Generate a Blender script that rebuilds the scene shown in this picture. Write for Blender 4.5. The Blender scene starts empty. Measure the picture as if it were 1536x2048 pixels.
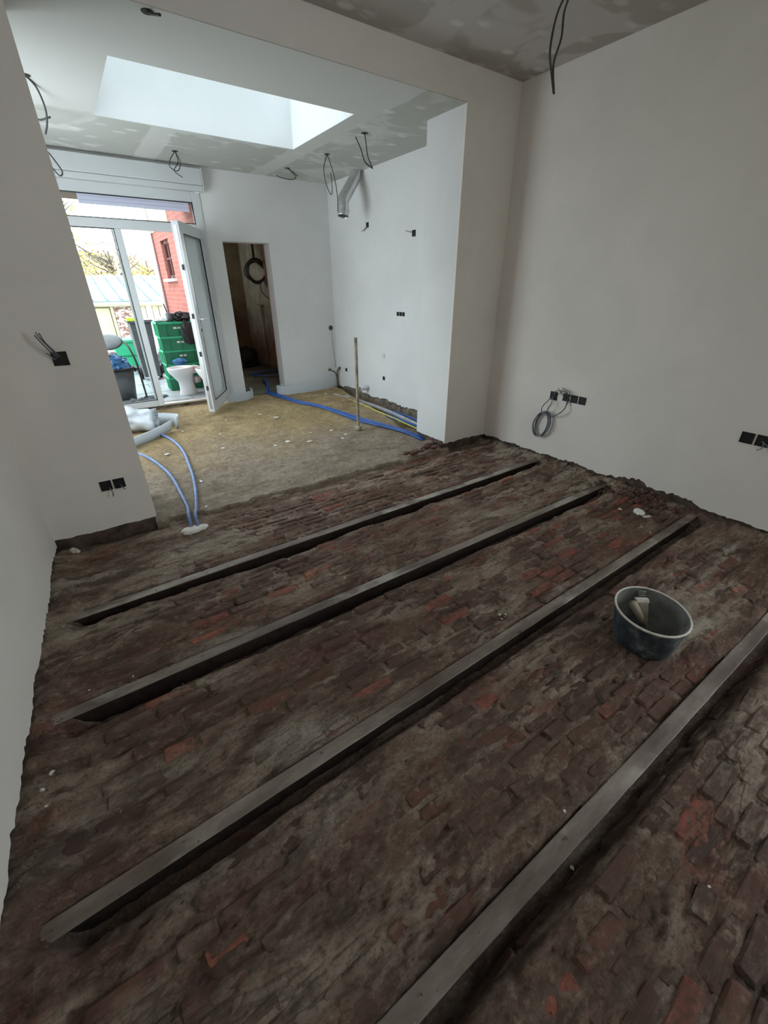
import bpy, bmesh, math, random
import numpy as np
from mathutils import Vector, Matrix
random.seed(7)
RNG = np.random.default_rng(11)
S = bpy.context.scene
COL = S.collection
PI = math.pi

# ---------------------------------------------------------------- camera
cam_d = bpy.data.cameras.new('camera')
cam = bpy.data.objects.new('camera', cam_d); COL.objects.link(cam)
PITCH, YAW, ROLL, FPX = 0.495, 0.606, -0.004, 835.0
cp, sp, cy_, sy_ = math.cos(PITCH), math.sin(PITCH), math.cos(YAW), math.sin(YAW)
fwd = Vector((sy_*cp, cy_*cp, -sp)); rgt = Vector((cy_, -sy_, 0)); upv = rgt.cross(fwd)
r2 = math.cos(ROLL)*rgt + math.sin(ROLL)*upv; u2 = -math.sin(ROLL)*rgt + math.cos(ROLL)*upv
M = Matrix((r2, u2, -fwd)).transposed().to_4x4(); M.translation = Vector((0, 0, 1.45))
cam.matrix_world = M
cam_d.sensor_fit = 'HORIZONTAL'; cam_d.sensor_width = 36.0; cam_d.lens = FPX/1536*36.0
cam_d.clip_start = 0.02; cam_d.clip_end = 500
S.camera = cam

# ---------------------------------------------------------------- sky, light, exposure
W = bpy.data.worlds.new('world'); S.world = W; W.use_nodes = True
bg = W.node_tree.nodes['Background']
bg.inputs[0].default_value = (0.84, 0.94, 1.0, 1); bg.inputs[1].default_value = 6.0   # even overcast sky
S.view_settings.view_transform = 'Standard'; S.view_settings.look = 'None'
S.view_settings.exposure = 0.22; S.view_settings.gamma = 1.0
S.view_settings.use_curve_mapping = False
S.cycles.use_denoising = True
S.cycles.max_bounces = 12; S.cycles.diffuse_bounces = 8; S.cycles.transparent_max_bounces = 16
S.cycles.sample_clamp_indirect = 6.0

XRW = 3.329
def portal(name, loc, rot, sx, sy):
    d = bpy.data.lights.new(name, 'AREA'); d.shape = 'RECTANGLE'; d.size = sx; d.size_y = sy
    d.cycles.is_portal = True
    o = bpy.data.objects.new(name, d); o.location = loc; o.rotation_euler = rot; COL.objects.link(o)
portal('skylight_portal', (1.415, 4.15, 3.12), (0, 0, 0), 1.62, 1.12)
portal('garden_door_portal', (0.7, 6.02, 1.27), (-PI/2, 0, 0), 1.8, 2.2)
portal('added_kitchen_window_portal', (-0.66, 4.6, 1.43), (0, -PI/2, 0), 1.95, 2.0)  # for an unseen kitchen window, added for its light
portal('added_annex_window_portal', (3.28, 6.85, 1.65), (0, PI/2, 0), 0.8, 0.8)  # for the added annex window, out of view
portal('added_side_window_portal', (XRW+0.26, -1.16, 1.475), (0, PI/2, 0), 2.05, 1.28)  # for the added window behind the camera

# ---------------------------------------------------------------- node helpers
def new_mat(name):
    m = bpy.data.materials.new(name); m.use_nodes = True
    nt = m.node_tree; b = nt.nodes['Principled BSDF']
    return m, nt, b
def N(nt, t, **kw):
    n = nt.nodes.new(t)
    for k, v in kw.items():
        if k.startswith('i_'): n.inputs[k[2:].replace('_', ' ')].default_value = v
        else: setattr(n, k, v)
    return n
def L(nt, a, b): nt.links.new(a, b)
def pos(nt, scale=(1, 1, 1), rot=(0, 0, 0), obj=False):
    if obj: g = N(nt, 'ShaderNodeTexCoord').outputs['Object']
    else: g = N(nt, 'ShaderNodeNewGeometry').outputs['Position']
    mp = N(nt, 'ShaderNodeMapping'); mp.inputs['Scale'].default_value = scale; mp.inputs['Rotation'].default_value = rot
    L(nt, g, mp.inputs['Vector']); return mp.outputs[0]
def noise(nt, vec, scale, detail=4, rough=0.55, dist=0.0):
    n = N(nt, 'ShaderNodeTexNoise'); n.inputs['Scale'].default_value = scale; n.inputs['Detail'].default_value = detail
    n.inputs['Roughness'].default_value = rough; n.inputs['Distortion'].default_value = dist
    L(nt, vec, n.inputs['Vector']); return n.outputs['Fac']
def ramp(nt, fac, stops):
    r = N(nt, 'ShaderNodeValToRGB'); e = r.color_ramp.elements
    while len(e) < len(stops): e.new(0.5)
    for i, (p, c) in enumerate(stops):
        e[i].position = p; e[i].color = (c, c, c, 1) if isinstance(c, (int, float)) else (*c, 1)
    L(nt, fac, r.inputs[0]); return r.outputs[0]
def mix(nt, f, a, b, mode='MIX'):
    m = N(nt, 'ShaderNodeMix', data_type='RGBA', blend_type=mode)
    for sock, v in ((m.inputs[0], f), (m.inputs[6], a), (m.inputs[7], b)):
        if isinstance(v, (int, float)): sock.default_value = v
        elif isinstance(v, tuple): sock.default_value = (*v, 1)
        else: L(nt, v, sock)
    return m.outputs[2]
def bump(nt, b, h, strength=0.4, dist=0.01):
    n = N(nt, 'ShaderNodeBump'); n.inputs['Strength'].default_value = strength; n.inputs['Distance'].default_value = dist
    L(nt, h, n.inputs['Height']); L(nt, n.outputs[0], b.inputs['Normal'])
def flat(name, col, rough=0.6, metal=0.0, var=0.15, scale=12, bmp=0.0, spec=0.4):
    m, nt, b = new_mat(name)
    v = pos(nt)
    n = noise(nt, v, scale, 5)
    c0 = tuple(x*(1-var) for x in col); c1 = tuple(min(1, x*(1+var)) for x in col)
    L(nt, ramp(nt, n, [(0.3, c0), (0.7, c1)]), b.inputs['Base Color'])
    b.inputs['Roughness'].default_value = rough; b.inputs['Metallic'].default_value = metal
    b.inputs['Specular IOR Level'].default_value = spec
    if bmp: bump(nt, b, noise(nt, v, scale*4, 4), bmp, 0.004)
    return m

# ---------------------------------------------------------------- materials
def plaster_mat(name, col, mott=0.05):
    m, nt, b = new_mat(name); v = pos(nt)
    n = noise(nt, v, 1.6, 4, 0.6, 0.4); n2 = noise(nt, v, 160, 3)
    c = ramp(nt, n, [(0.3, tuple(x*(1-mott) for x in col)), (0.7, tuple(min(1, x*(1+mott)) for x in col))])
    L(nt, c, b.inputs['Base Color']); b.inputs['Roughness'].default_value = 0.9; b.inputs['Specular IOR Level'].default_value = 0.2
    bump(nt, b, n2, 0.12, 0.002)
    return m
M_PLASTER = plaster_mat('plaster_warm', (0.80, 0.765, 0.715))
M_PLASTER_K = plaster_mat('plaster_kitchen', (0.74, 0.745, 0.74), 0.04)
def ceiling_mat(name, base, board, spot, region=None):
    m, nt, b = new_mat(name); v = pos(nt)
    big = noise(nt, pos(nt, (0.9, 1.3, 1)), 1.1, 3, 0.6, 1.2)
    reg = None
    if region:      # bare boards only beyond y = region[0] or x = region[1]; the rest is skimmed smooth
        s0 = N(nt, 'ShaderNodeSeparateXYZ'); L(nt, v, s0.inputs[0]); wv = noise(nt, v, 2.5, 4)
        def edge_(sock, at):
            a = N(nt, 'ShaderNodeMath', operation='MULTIPLY_ADD'); L(nt, wv, a.inputs[0]); a.inputs[1].default_value = 0.5; L(nt, sock, a.inputs[2])
            r_ = N(nt, 'ShaderNodeMapRange'); r_.inputs['From Min'].default_value = at+0.25; r_.inputs['From Max'].default_value = at+0.31; L(nt, a.outputs[0], r_.inputs[0]); return r_.outputs[0]
        mx = N(nt, 'ShaderNodeMath', operation='MAXIMUM'); L(nt, edge_(s0.outputs[1], region[0]), mx.inputs[0]); L(nt, edge_(s0.outputs[0], region[1]), mx.inputs[1]); reg = mx.outputs[0]
        mul = N(nt, 'ShaderNodeMath', operation='MULTIPLY'); L(nt, ramp(nt, big, [(0.40, 0), (0.47, 1)]), mul.inputs[0]); L(nt, reg, mul.inputs[1])
        c = mix(nt, mul.outputs[0], base, board)
    else: c = mix(nt, ramp(nt, big, [(0.47, 0), (0.52, 1)]), base, board)
    # joint compound bands over board joints
    sx = N(nt, 'ShaderNodeSeparateXYZ'); L(nt, v, sx.inputs[0])
    def band(sock, period, off, w):
        a = N(nt, 'ShaderNodeMath', operation='ADD'); L(nt, sock, a.inputs[0]); a.inputs[1].default_value = off
        p = N(nt, 'ShaderNodeMath', operation='PINGPONG'); L(nt, a.outputs[0], p.inputs[0]); p.inputs[1].default_value = period/2
        q = N(nt, 'ShaderNodeMath', operation='ADD'); L(nt, p.outputs[0], q.inputs[0])
        w_ = N(nt, 'ShaderNodeMath', operation='MULTIPLY'); L(nt, noise(nt, v, 3, 3), w_.inputs[0]); w_.inputs[1].default_value = 0.06
        L(nt, w_.outputs[0], q.inputs[1])
        return ramp(nt, q.outputs[0], [(w, 1), (w+0.02, 0)])
    c = mix(nt, band(sx.outputs[0], 1.2, 0.1, 0.12), c, base)
    # filled screw heads
    mp = N(nt, 'ShaderNodeMapping'); mp.inputs['Scale'].default_value = (2.6, 4.6, 1); L(nt, v, mp.inputs[0])
    vo = N(nt, 'ShaderNodeTexVoronoi'); vo.voronoi_dimensions = '2D'; vo.inputs['Scale'].default_value = 1.0; vo.inputs['Randomness'].default_value = 0.75
    L(nt, mp.outputs[0], vo.inputs['Vector'])
    wob = mix(nt, 0.14, vo.outputs['Distance'], noise(nt, v, 14, 3), 'ADD')
    sp_ = ramp(nt, wob, [(0.15, 0.8), (0.24, 0)])
    m1 = N(nt, 'ShaderNodeMath', operation='MULTIPLY'); L(nt, sp_, m1.inputs[0]); L(nt, ramp(nt, noise(nt, v, 1.7, 3), [(0.38, 0.1), (0.55, 1)]), m1.inputs[1]); sp_ = m1.outputs[0]
    if reg:
        m2 = N(nt, 'ShaderNodeMath', operation='MULTIPLY'); L(nt, sp_, m2.inputs[0]); L(nt, reg, m2.inputs[1]); sp_ = m2.outputs[0]
    c = mix(nt, sp_, c, spot)
    L(nt, c, b.inputs['Base Color']); b.inputs['Roughness'].default_value = 0.92; b.inputs['Specular IOR Level'].default_value = 0.2
    return m
M_CEIL_K = ceiling_mat('ceiling_board_kitchen', (0.60, 0.61, 0.585), (0.47, 0.48, 0.445), (0.70, 0.70, 0.68), (4.72, 2.25))
M_CEIL = ceiling_mat('ceiling_board_front', (0.52, 0.49, 0.47), (0.40, 0.375, 0.34), (0.68, 0.65, 0.62))

def streak(nt, sc, lo, hi, detail=6, sx=0.30):
    return ramp(nt, noise(nt, pos(nt, (sx, 1, 1)), sc, detail, 0.6, 0.35), [(lo, 0), (hi, 1)])
def cracks(nt, sc, w, sx=0.3, seed=0.0):
    n = noise(nt, pos(nt, (sx, 1, 1), (0, 0, seed)), sc, 5, 0.6, 0.5)
    return ramp(nt, n, [(0.5-w, 0), (0.5, 1), (0.5+w, 0)])
def floor_overlay(nt, c):
    """dirt, dust and old mortar lying over bricks and bed alike, by world position"""
    c = mix(nt, streak(nt, 7.0, 0.40, 0.62, 8), c, (0.200, 0.122, 0.090))
    c = mix(nt, streak(nt, 2.2, 0.50, 0.60, 7), c, (0.175, 0.090, 0.072))
    c = mix(nt, streak(nt, 3.3, 0.50, 0.60, 9), c, (0.47, 0.385, 0.305))
    c = mix(nt, streak(nt, 1.3, 0.56, 0.63, 8), c, (0.52, 0.47, 0.39))
    c = mix(nt, ramp(nt, noise(nt, pos(nt, (0.7, 1, 1)), 48, 5, 0.75), [(0.52, 0), (0.7, 0.7)]), c, (0.52, 0.42, 0.33))
    c = mix(nt, streak(nt, 13.0, 0.52, 0.62, 7, 0.3), c, (0.11, 0.068, 0.052))
    k = N(nt, 'ShaderNodeMath', operation='MULTIPLY'); L(nt, cracks(nt, 7, 0.03, 0.25), k.inputs[0]); L(nt, streak(nt, 3.9, 0.42, 0.58), k.inputs[1])
    return mix(nt, k.outputs[0], c, (0.07, 0.045, 0.034))
def brick_mat(name, per_island):
    m, nt, b = new_mat(name)
    rnd = N(nt, 'ShaderNodeNewGeometry').outputs['Random Per Island'] if per_island else N(nt, 'ShaderNodeObjectInfo').outputs['Random']
    c = ramp(nt, rnd, [(0.0, (0.10, 0.058, 0.044)), (0.35, (0.15, 0.078, 0.058)), (0.6, (0.13, 0.088, 0.064)), (0.86, (0.20, 0.082, 0.060)), (0.94, (0.33, 0.105, 0.075)), (1.0, (0.44, 0.15, 0.095))])
    keep = N(nt, 'ShaderNodeMath', operation='MULTIPLY'); L(nt, ramp(nt, rnd, [(0.0, 0.72), (0.70, 0.60), (0.90, 0.4)]), keep.inputs[0]); L(nt, ramp(nt, noise(nt, pos(nt, (0.5, 1, 1)), 5.5, 7, 0.65), [(0.40, 0.15), (0.56, 1.25)]), keep.inputs[1]); keep = keep.outputs[0]
    c = mix(nt, keep, c, floor_overlay(nt, c))
    c = mix(nt, ramp(nt, noise(nt, pos(nt, (0.7, 1, 1)), 36, 6, 0.7), [(0.35, 0.75), (0.58, 0)]), c, (0.085, 0.057, 0.043))
    L(nt, c, b.inputs['Base Color']); b.inputs['Roughness'].default_value = 0.85; b.inputs['Specular IOR Level'].default_value = 0.3
    bump(nt, b, noise(nt, pos(nt, (0.5, 1, 1)), 45, 8, 0.75), 1.0, 0.012)
    return m
M_BRICK = brick_mat('floor_brick', False)
M_BRICKS = brick_mat('floor_brick_joined', True)
def bed_mat():
    m, nt, b = new_mat('mortar_bed')
    v = pos(nt)
    c = ramp(nt, noise(nt, pos(nt, (0.4, 1, 1)), 10, 9, 0.68), [(0.34, (0.115, 0.070, 0.052)), (0.5, (0.25, 0.178, 0.135)), (0.64, (0.47, 0.385, 0.30))])
    c = mix(nt, streak(nt, 1.9, 0.52, 0.62, 8), c, (0.50, 0.44, 0.355))
    c = mix(nt, streak(nt, 4.5, 0.56, 0.64, 8), c, (0.30, 0.125, 0.09))
    c = mix(nt, 0.75, c, floor_overlay(nt, c))
    c = mix(nt, ramp(nt, noise(nt, v, 90, 4, 0.75), [(0.3, 0.7), (0.52, 0)]), c, (0.07, 0.048, 0.038))
    L(nt, c, b.inputs['Base Color']); b.inputs['Roughness'].default_value = 0.95; b.inputs['Specular IOR Level'].default_value = 0.2
    bump(nt, b, noise(nt, pos(nt, (0.4, 1, 1)), 36, 9, 0.75), 1.0, 0.018)
    return m
M_BED = bed_mat()
def sand_mat():
    m, nt, b = new_mat('packed_sand')
    v = pos(nt); sx = N(nt, 'ShaderNodeSeparateXYZ'); L(nt, v, sx.inputs[0])
    c = ramp(nt, noise(nt, v, 4, 9, 0.68), [(0.3, (0.22, 0.155, 0.085)), (0.55, (0.38, 0.28, 0.145)), (0.75, (0.48, 0.38, 0.225))])
    front = ramp(nt, noise(nt, pos(nt, (0.5, 1, 1)), 7, 9, 0.68), [(0.3, (0.19, 0.14, 0.105)), (0.55, (0.33, 0.27, 0.21)), (0.75, (0.42, 0.36, 0.29))])
    w = N(nt, 'ShaderNodeMath', operation='MULTIPLY_ADD'); L(nt, noise(nt, v, 1.5, 4), w.inputs[0]); w.inputs[1].default_value = 1.6; L(nt, sx.outputs[1], w.inputs[2])
    f = N(nt, 'ShaderNodeMapRange'); f.inputs['From Min'].default_value = 4.3; f.inputs['From Max'].default_value = 5.2; L(nt, w.outputs[0], f.inputs[0])
    c = mix(nt, f.outputs[0], front, c)
    c = mix(nt, ramp(nt, noise(nt, v, 30, 6, 0.75), [(0.34, 0.7), (0.5, 0)]), c, (0.13, 0.09, 0.06))
    c = mix(nt, ramp(nt, noise(nt, v, 22, 6, 0.75), [(0.55, 0), (0.68, 0.6)]), c, (0.52, 0.44, 0.31))
    L(nt, c, b.inputs['Base Color']); b.inputs['Roughness'].default_value = 0.97; b.inputs['Specular IOR Level'].default_value = 0.15
    bump(nt, b, noise(nt, v, 40, 8, 0.75), 1.0, 0.015)
    return m
M_SAND = sand_mat()
M_EARTH = flat('dark_masonry', (0.10, 0.07, 0.055), 0.95, 0, 0.6, 14, 0.8)
M_STONE = flat('rough_rubble_wall', (0.17, 0.14, 0.11), 0.95, 0, 0.7, 16, 0.9)
def steel_mat():
    m, nt, b = new_mat('dusty_steel')
    v = pos(nt, (0.3, 1, 1))
    c = ramp(nt, noise(nt, v, 7, 7, 0.65), [(0.36, (0.11, 0.078, 0.062)), (0.5, (0.19, 0.15, 0.125)), (0.62, (0.30, 0.255, 0.215))])
    c = mix(nt, ramp(nt, noise(nt, pos(nt, (0.6, 1, 1)), 2.2, 5, 0.6), [(0.53, 0), (0.60, 0.85)]), c, (0.44, 0.41, 0.36))
    L(nt, c, b.inputs['Base Color']); b.inputs['Metallic'].default_value = 0.1; b.inputs['Roughness'].default_value = 0.62
    bump(nt, b, noise(nt, pos(nt), 80, 4), 0.3, 0.003)
    return m
M_STEEL = steel_mat()
M_SHADED_RUST = flat('shade_darkened_rusted_steel', (0.030, 0.018, 0.014), 0.9, 0, 0.5, 30)  # rusted web, with the shade under the flange painted into its colour
M_PVC = flat('white_pvc', (0.60, 0.62, 0.63), 0.35, 0, 0.02, 3)
M_GASKET = flat('black_gasket', (0.02, 0.02, 0.02), 0.6)
M_BLACK = flat('black_plastic', (0.011, 0.010, 0.010), 0.5, 0, 0.2)
M_DARKGREY = flat('dark_grey_plastic', (0.07, 0.075, 0.08), 0.5, 0, 0.2)
M_GREYCABLE = flat('grey_cable', (0.16, 0.18, 0.20), 0.5, 0, 0.3)
M_DARKCABLE = flat('dark_cable', (0.05, 0.048, 0.045), 0.55, 0, 0.3)
M_BLUE = flat('blue_conduit', (0.045, 0.12, 0.38), 0.42, 0, 0.25, 20)
M_PALEBLUE = flat('dusty_blue_conduit', (0.17, 0.25, 0.45), 0.5, 0, 0.25, 20)
M_GREYPIPE = flat('grey_pipe', (0.38, 0.40, 0.44), 0.45, 0, 0.2)
M_YELLOW = flat('yellow_green_wire', (0.62, 0.60, 0.10), 0.45, 0, 0.2)
M_WHITE = flat('white_gypsum', (0.68, 0.64, 0.58), 0.9, 0, 0.15, 60, 0.5)
M_CERAMIC = flat('white_ceramic', (0.66, 0.66, 0.65), 0.15, 0, 0.04, 3, 0, 0.6)
M_GYPSUM = flat('fresh_white_plaster', (0.86, 0.84, 0.80), 0.9, 0, 0.08, 60, 0.5)
M_WOOD = flat('weathered_wood', (0.33, 0.29, 0.22), 0.75, 0, 0.45, 14, 0.3)
M_GREEN = flat('green_crate_plastic', (0.012, 0.16, 0.075), 0.45, 0, 0.12, 6)
M_LIGHTGREEN = flat('light_green_plastic', (0.03, 0.36, 0.18), 0.45, 0, 0.12, 6)
M_BLUEBAG = flat('blue_plastic_bag', (0.05, 0.16, 0.34), 0.4, 0, 0.5, 18)
M_ALU = flat('aluminium_duct', (0.72, 0.73, 0.74), 0.28, 0.9, 0.1, 20)
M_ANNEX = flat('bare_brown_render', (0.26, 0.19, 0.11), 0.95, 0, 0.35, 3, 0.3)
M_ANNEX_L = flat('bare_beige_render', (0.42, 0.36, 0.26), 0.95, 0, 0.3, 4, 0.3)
M_SLAB = flat('terrace_slab', (0.27, 0.30, 0.31), 0.6, 0, 0.25, 5, 0.2)
M_CREAM = flat('cream_paint', (0.42, 0.38, 0.25), 0.8, 0, 0.15, 3)
M_ROOFMETAL = flat('zinc_roofing', (0.16, 0.22, 0.235), 0.6, 0.0, 0.25, 4)
M_HILL = flat('hillside', (0.26, 0.22, 0.10), 0.95, 0, 0.5, 0.3)
M_SOIL = flat('garden_ground', (0.12, 0.12, 0.08), 0.95, 0, 0.4, 2)
M_BARK = flat('bark', (0.12, 0.095, 0.075), 0.9, 0, 0.3)
M_LEAF_Y = flat('yellow_leaves', (0.40, 0.30, 0.04), 0.7, 0, 0.5, 6)
M_LEAF_B = flat('brown_leaves', (0.20, 0.13, 0.08), 0.7, 0, 0.5, 6)
M_LIME = flat('lime_plastic', (0.55, 0.65, 0.02), 0.5)
M_REDDARK = flat('dark_red_render', (0.10, 0.035, 0.03), 0.8)
M_SOFFIT = flat('brown_soffit', (0.20, 0.14, 0.10), 0.8)
M_FILTH = flat('grey_rag', (0.11, 0.12, 0.13), 0.9, 0, 0.6, 20, 0.5)
def glass_mat(name, tint=(0.95, 0.98, 0.98), rough=0.0, haze=0.0):
    m, nt, b = new_mat(name); out = nt.nodes['Material Output']
    tr = N(nt, 'ShaderNodeBsdfTransparent'); tr.inputs[0].default_value = (*tint, 1)
    gl = N(nt, 'ShaderNodeBsdfGlossy'); gl.inputs['Roughness'].default_value = rough
    fr = N(nt, 'ShaderNodeFresnel'); fr.inputs[0].default_value = 1.45
    ms = N(nt, 'ShaderNodeMixShader'); L(nt, fr.outputs[0], ms.inputs[0]); L(nt, tr.outputs[0], ms.inputs[1]); L(nt, gl.outputs[0], ms.inputs[2])
    last = ms.outputs[0]
    if haze:
        d = N(nt, 'ShaderNodeBsdfDiffuse'); d.inputs[0].default_value = (0.75, 0.78, 0.78, 1)
        m2 = N(nt, 'ShaderNodeMixShader'); m2.inputs[0].default_value = haze; L(nt, last, m2.inputs[1]); L(nt, d.outputs[0], m2.inputs[2]); last = m2.outputs[0]
    L(nt, last, out.inputs[0]); nt.nodes.remove(b)
    return m
M_GLASS = glass_mat('clear_glass'); M_DUSTGLASS = glass_mat('dusty_glass', (0.9, 0.93, 0.92), 0.05, 0.45)
def foam_mat():
    m, nt, b = new_mat('white_foam'); out = nt.nodes['Material Output']
    b.inputs['Base Color'].default_value = (0.72, 0.76, 0.80, 1); b.inputs['Roughness'].default_value = 0.5
    t = N(nt, 'ShaderNodeBsdfTranslucent'); t.inputs[0].default_value = (0.72, 0.77, 0.82, 1)
    ms = N(nt, 'ShaderNodeMixShader'); ms.inputs[0].default_value = 0.35
    L(nt, b.outputs[0], ms.inputs[1]); L(nt, t.outputs[0], ms.inputs[2]); L(nt, ms.outputs[0], out.inputs[0])
    return m
M_FOAM = foam_mat()
def bucket_mat():
    m, nt, b = new_mat('mortar_stained_rubber'); v = pos(nt)
    n = noise(nt, v, 16, 7, 0.7)
    c = ramp(nt, n, [(0.42, (0.022, 0.032, 0.042)), (0.56, (0.06, 0.078, 0.09)), (0.7, (0.22, 0.24, 0.24))])
    L(nt, c, b.inputs['Base Color']); b.inputs['Roughness'].default_value = 0.6; bump(nt, b, n, 0.4, 0.004); return m
M_BUCKET = bucket_mat()
M_BUCKET_IN = flat('dried_mortar_film', (0.17, 0.175, 0.165), 0.8, 0, 0.45, 14, 0.3)
def wallbrick_mat():
    m, nt, b = new_mat('red_facade_brick'); 
    g = N(nt, 'ShaderNodeNewGeometry').outputs['Position']
    s = N(nt, 'ShaderNodeSeparateXYZ'); L(nt, g, s.inputs[0]); cmb = N(nt, 'ShaderNodeCombineXYZ')
    a = N(nt, 'ShaderNodeMath', operation='ADD'); L(nt, s.outputs[0], a.inputs[0]); L(nt, s.outputs[1], a.inputs[1])
    L(nt, a.outputs[0], cmb.inputs[0]); L(nt, s.outputs[2], cmb.inputs[1])
    br = N(nt, 'ShaderNodeTexBrick'); L(nt, cmb.outputs[0], br.inputs['Vector']); br.inputs['Scale'].default_value = 1
    br.inputs['Brick Width'].default_value = 0.2; br.inputs['Row Height'].default_value = 0.065; br.inputs['Mortar Size'].default_value = 0.008
    br.inputs['Color1'].default_value = (0.30, 0.085, 0.06, 1); br.inputs['Color2'].default_value = (0.24, 0.06, 0.045, 1); br.inputs['Mortar'].default_value = (0.27, 0.11, 0.085, 1)
    L(nt, br.outputs[0], b.inputs['Base Color']); b.inputs['Roughness'].default_value = 0.9
    bump(nt, b, br.outputs['Fac'], -0.4, 0.01)
    return m
M_WALLBRICK = wallbrick_mat()
def patch_mat():
    m, nt, b = new_mat('flaking_limewashed_brick')
    c = ramp(nt, noise(nt, pos(nt, (1, 1, 2.4)), 7, 6, 0.7), [(0.47, (0.46, 0.43, 0.38)), (0.53, (0.18, 0.075, 0.055))])
    L(nt, c, b.inputs['Base Color']); b.inputs['Roughness'].default_value = 0.9; return m
M_PATCH = patch_mat()

# ---------------------------------------------------------------- mesh helpers
class MB:
    def __init__(s): s.v = []; s.f = []
    def add(s, vs, fs):
        o = len(s.v); s.v += [tuple(p) for p in vs]; s.f += [tuple(i+o for i in f) for f in fs]; return s
    def box(s, a, b, mtx=None):
        x0, y0, z0 = a; x1, y1, z1 = b
        vs = [Vector(p) for p in ((x0,y0,z0),(x1,y0,z0),(x1,y1,z0),(x0,y1,z0),(x0,y0,z1),(x1,y0,z1),(x1,y1,z1),(x0,y1,z1))]
        if mtx is not None: vs = [mtx @ p for p in vs]
        return s.add(vs, [(0,3,2,1),(4,5,6,7),(0,1,5,4),(1,2,6,5),(2,3,7,6),(3,0,4,7)])
    def tube(s, pts, r, n=8, cap=True):
        P = [Vector(p) for p in pts]; rs = r if isinstance(r, (list, tuple)) else [r]*len(P)
        t = (P[1]-P[0]).normalized(); a = t.orthogonal().normalized(); vs = []
        for i, p in enumerate(P):
            if i == 0: t = P[1]-P[0]
            elif i == len(P)-1: t = P[-1]-P[-2]
            else: t = P[i+1]-P[i-1]
            t = t.normalized() if t.length > 1e-9 else Vector((0,0,1)); a = (a - t*a.dot(t)); a = a.normalized() if a.length > 1e-6 else t.orthogonal().normalized(); b = t.cross(a)
            vs += [p + rs[i]*(math.cos(2*PI*k/n)*a + math.sin(2*PI*k/n)*b) for k in range(n)]
        fs = [(i*n+k, i*n+(k+1)%n, (i+1)*n+(k+1)%n, (i+1)*n+k) for i in range(len(P)-1) for k in range(n)]
        if cap: fs += [tuple(range(n-1,-1,-1)), tuple(range((len(P)-1)*n, len(P)*n))]
        return s.add(vs, fs)
    def lathe(s, prof, n=32, mtx=None, sx=1, sy=1):
        vs = [Vector((r*math.cos(2*PI*k/n)*sx, r*math.sin(2*PI*k/n)*sy, z)) for r, z in prof for k in range(n)]
        if mtx is not None: vs = [mtx @ p for p in vs]
        m = len(prof)
        fs = [(i*n+k, i*n+(k+1)%n, (i+1)*n+(k+1)%n, (i+1)*n+k) for i in range(m-1) for k in range(n)]
        return s.add(vs, fs)
    def build(s, name, mat, parent=None, smooth=False, bevel=0, loc=None):
        me = bpy.data.meshes.new(name); me.from_pydata(s.v, [], s.f); me.materials.append(mat)
        bm = bmesh.new(); bm.from_mesh(me); bmesh.ops.recalc_face_normals(bm, faces=bm.faces)
        bm.to_mesh(me); bm.free()
        if smooth: me.polygons.foreach_set('use_smooth', [True]*len(me.polygons))
        o = bpy.data.objects.new(name, me); COL.objects.link(o)
        if parent is not None: o.parent = parent
        if loc is not None: o.location = loc
        if bevel:
            bv = o.modifiers.new('bevel', 'BEVEL'); bv.width = bevel; bv.segments = 2; bv.limit_method = 'ANGLE'
        return o
def spline(pts, n=8):
    P = [Vector(p) for p in pts]; P = [2*P[0]-P[1]] + P + [2*P[-1]-P[-2]]; out = []
    for i in range(1, len(P)-2):
        for k in range(n):
            t = k/n; a, b, c, d = P[i-1:i+3]
            out.append(0.5*((2*b) + (c-a)*t + (2*a-5*b+4*c-d)*t*t + (3*b-a-3*c+d)*t**3))
    return out + [P[-2]]
def tag(o, label=None, cat=None, group=None, kind=None):
    if label: o['label'] = label
    if cat: o['category'] = cat
    if group: o['group'] = group
    if kind: o['kind'] = kind
    return o
def empty(name, loc=(0,0,0), rz=0, **k):
    o = bpy.data.objects.new(name, None); COL.objects.link(o); o.location = loc; o.rotation_euler.z = rz; o.empty_display_size = 0.05
    return tag(o, **k)
def struct(o): o['kind'] = 'structure'; return o
def box_obj(name, a, b, mat, parent=None, bevel=0, kind=True):
    o = MB().box(a, b).build(name, mat, parent, bevel=bevel)
    if parent is None and kind: struct(o)
    return o

# numpy value noise
def _grid(seed, n=256):
    return np.random.default_rng(seed).random((n, n))
_G = [_grid(s) for s in range(8)]
def vnoise(x, y, seed=0):
    g = _G[seed % 8]; n = g.shape[0]
    xi = np.floor(x).astype(int); yi = np.floor(y).astype(int); fx = x-xi; fy = y-yi
    fx = fx*fx*(3-2*fx); fy = fy*fy*(3-2*fy)
    a = g[xi % n, yi % n]; b = g[(xi+1) % n, yi % n]; c = g[xi % n, (yi+1) % n]; d = g[(xi+1) % n, (yi+1) % n]
    return (a*(1-fx)+b*fx)*(1-fy) + (c*(1-fx)+d*fx)*fy
def fbm(x, y, f, o=5, seed=0, g=0.5):
    s = 0; a = 1; t = 0
    for k in range(o):
        s = s + a*vnoise(x*f+13.7*k, y*f+7.1*k, seed+k); t += a; a *= g; f *= 2.03
    return s/t
def sstep(a, b, x):
    t = np.clip((x-a)/(b-a), 0, 1); return t*t*(3-2*t)
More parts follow.
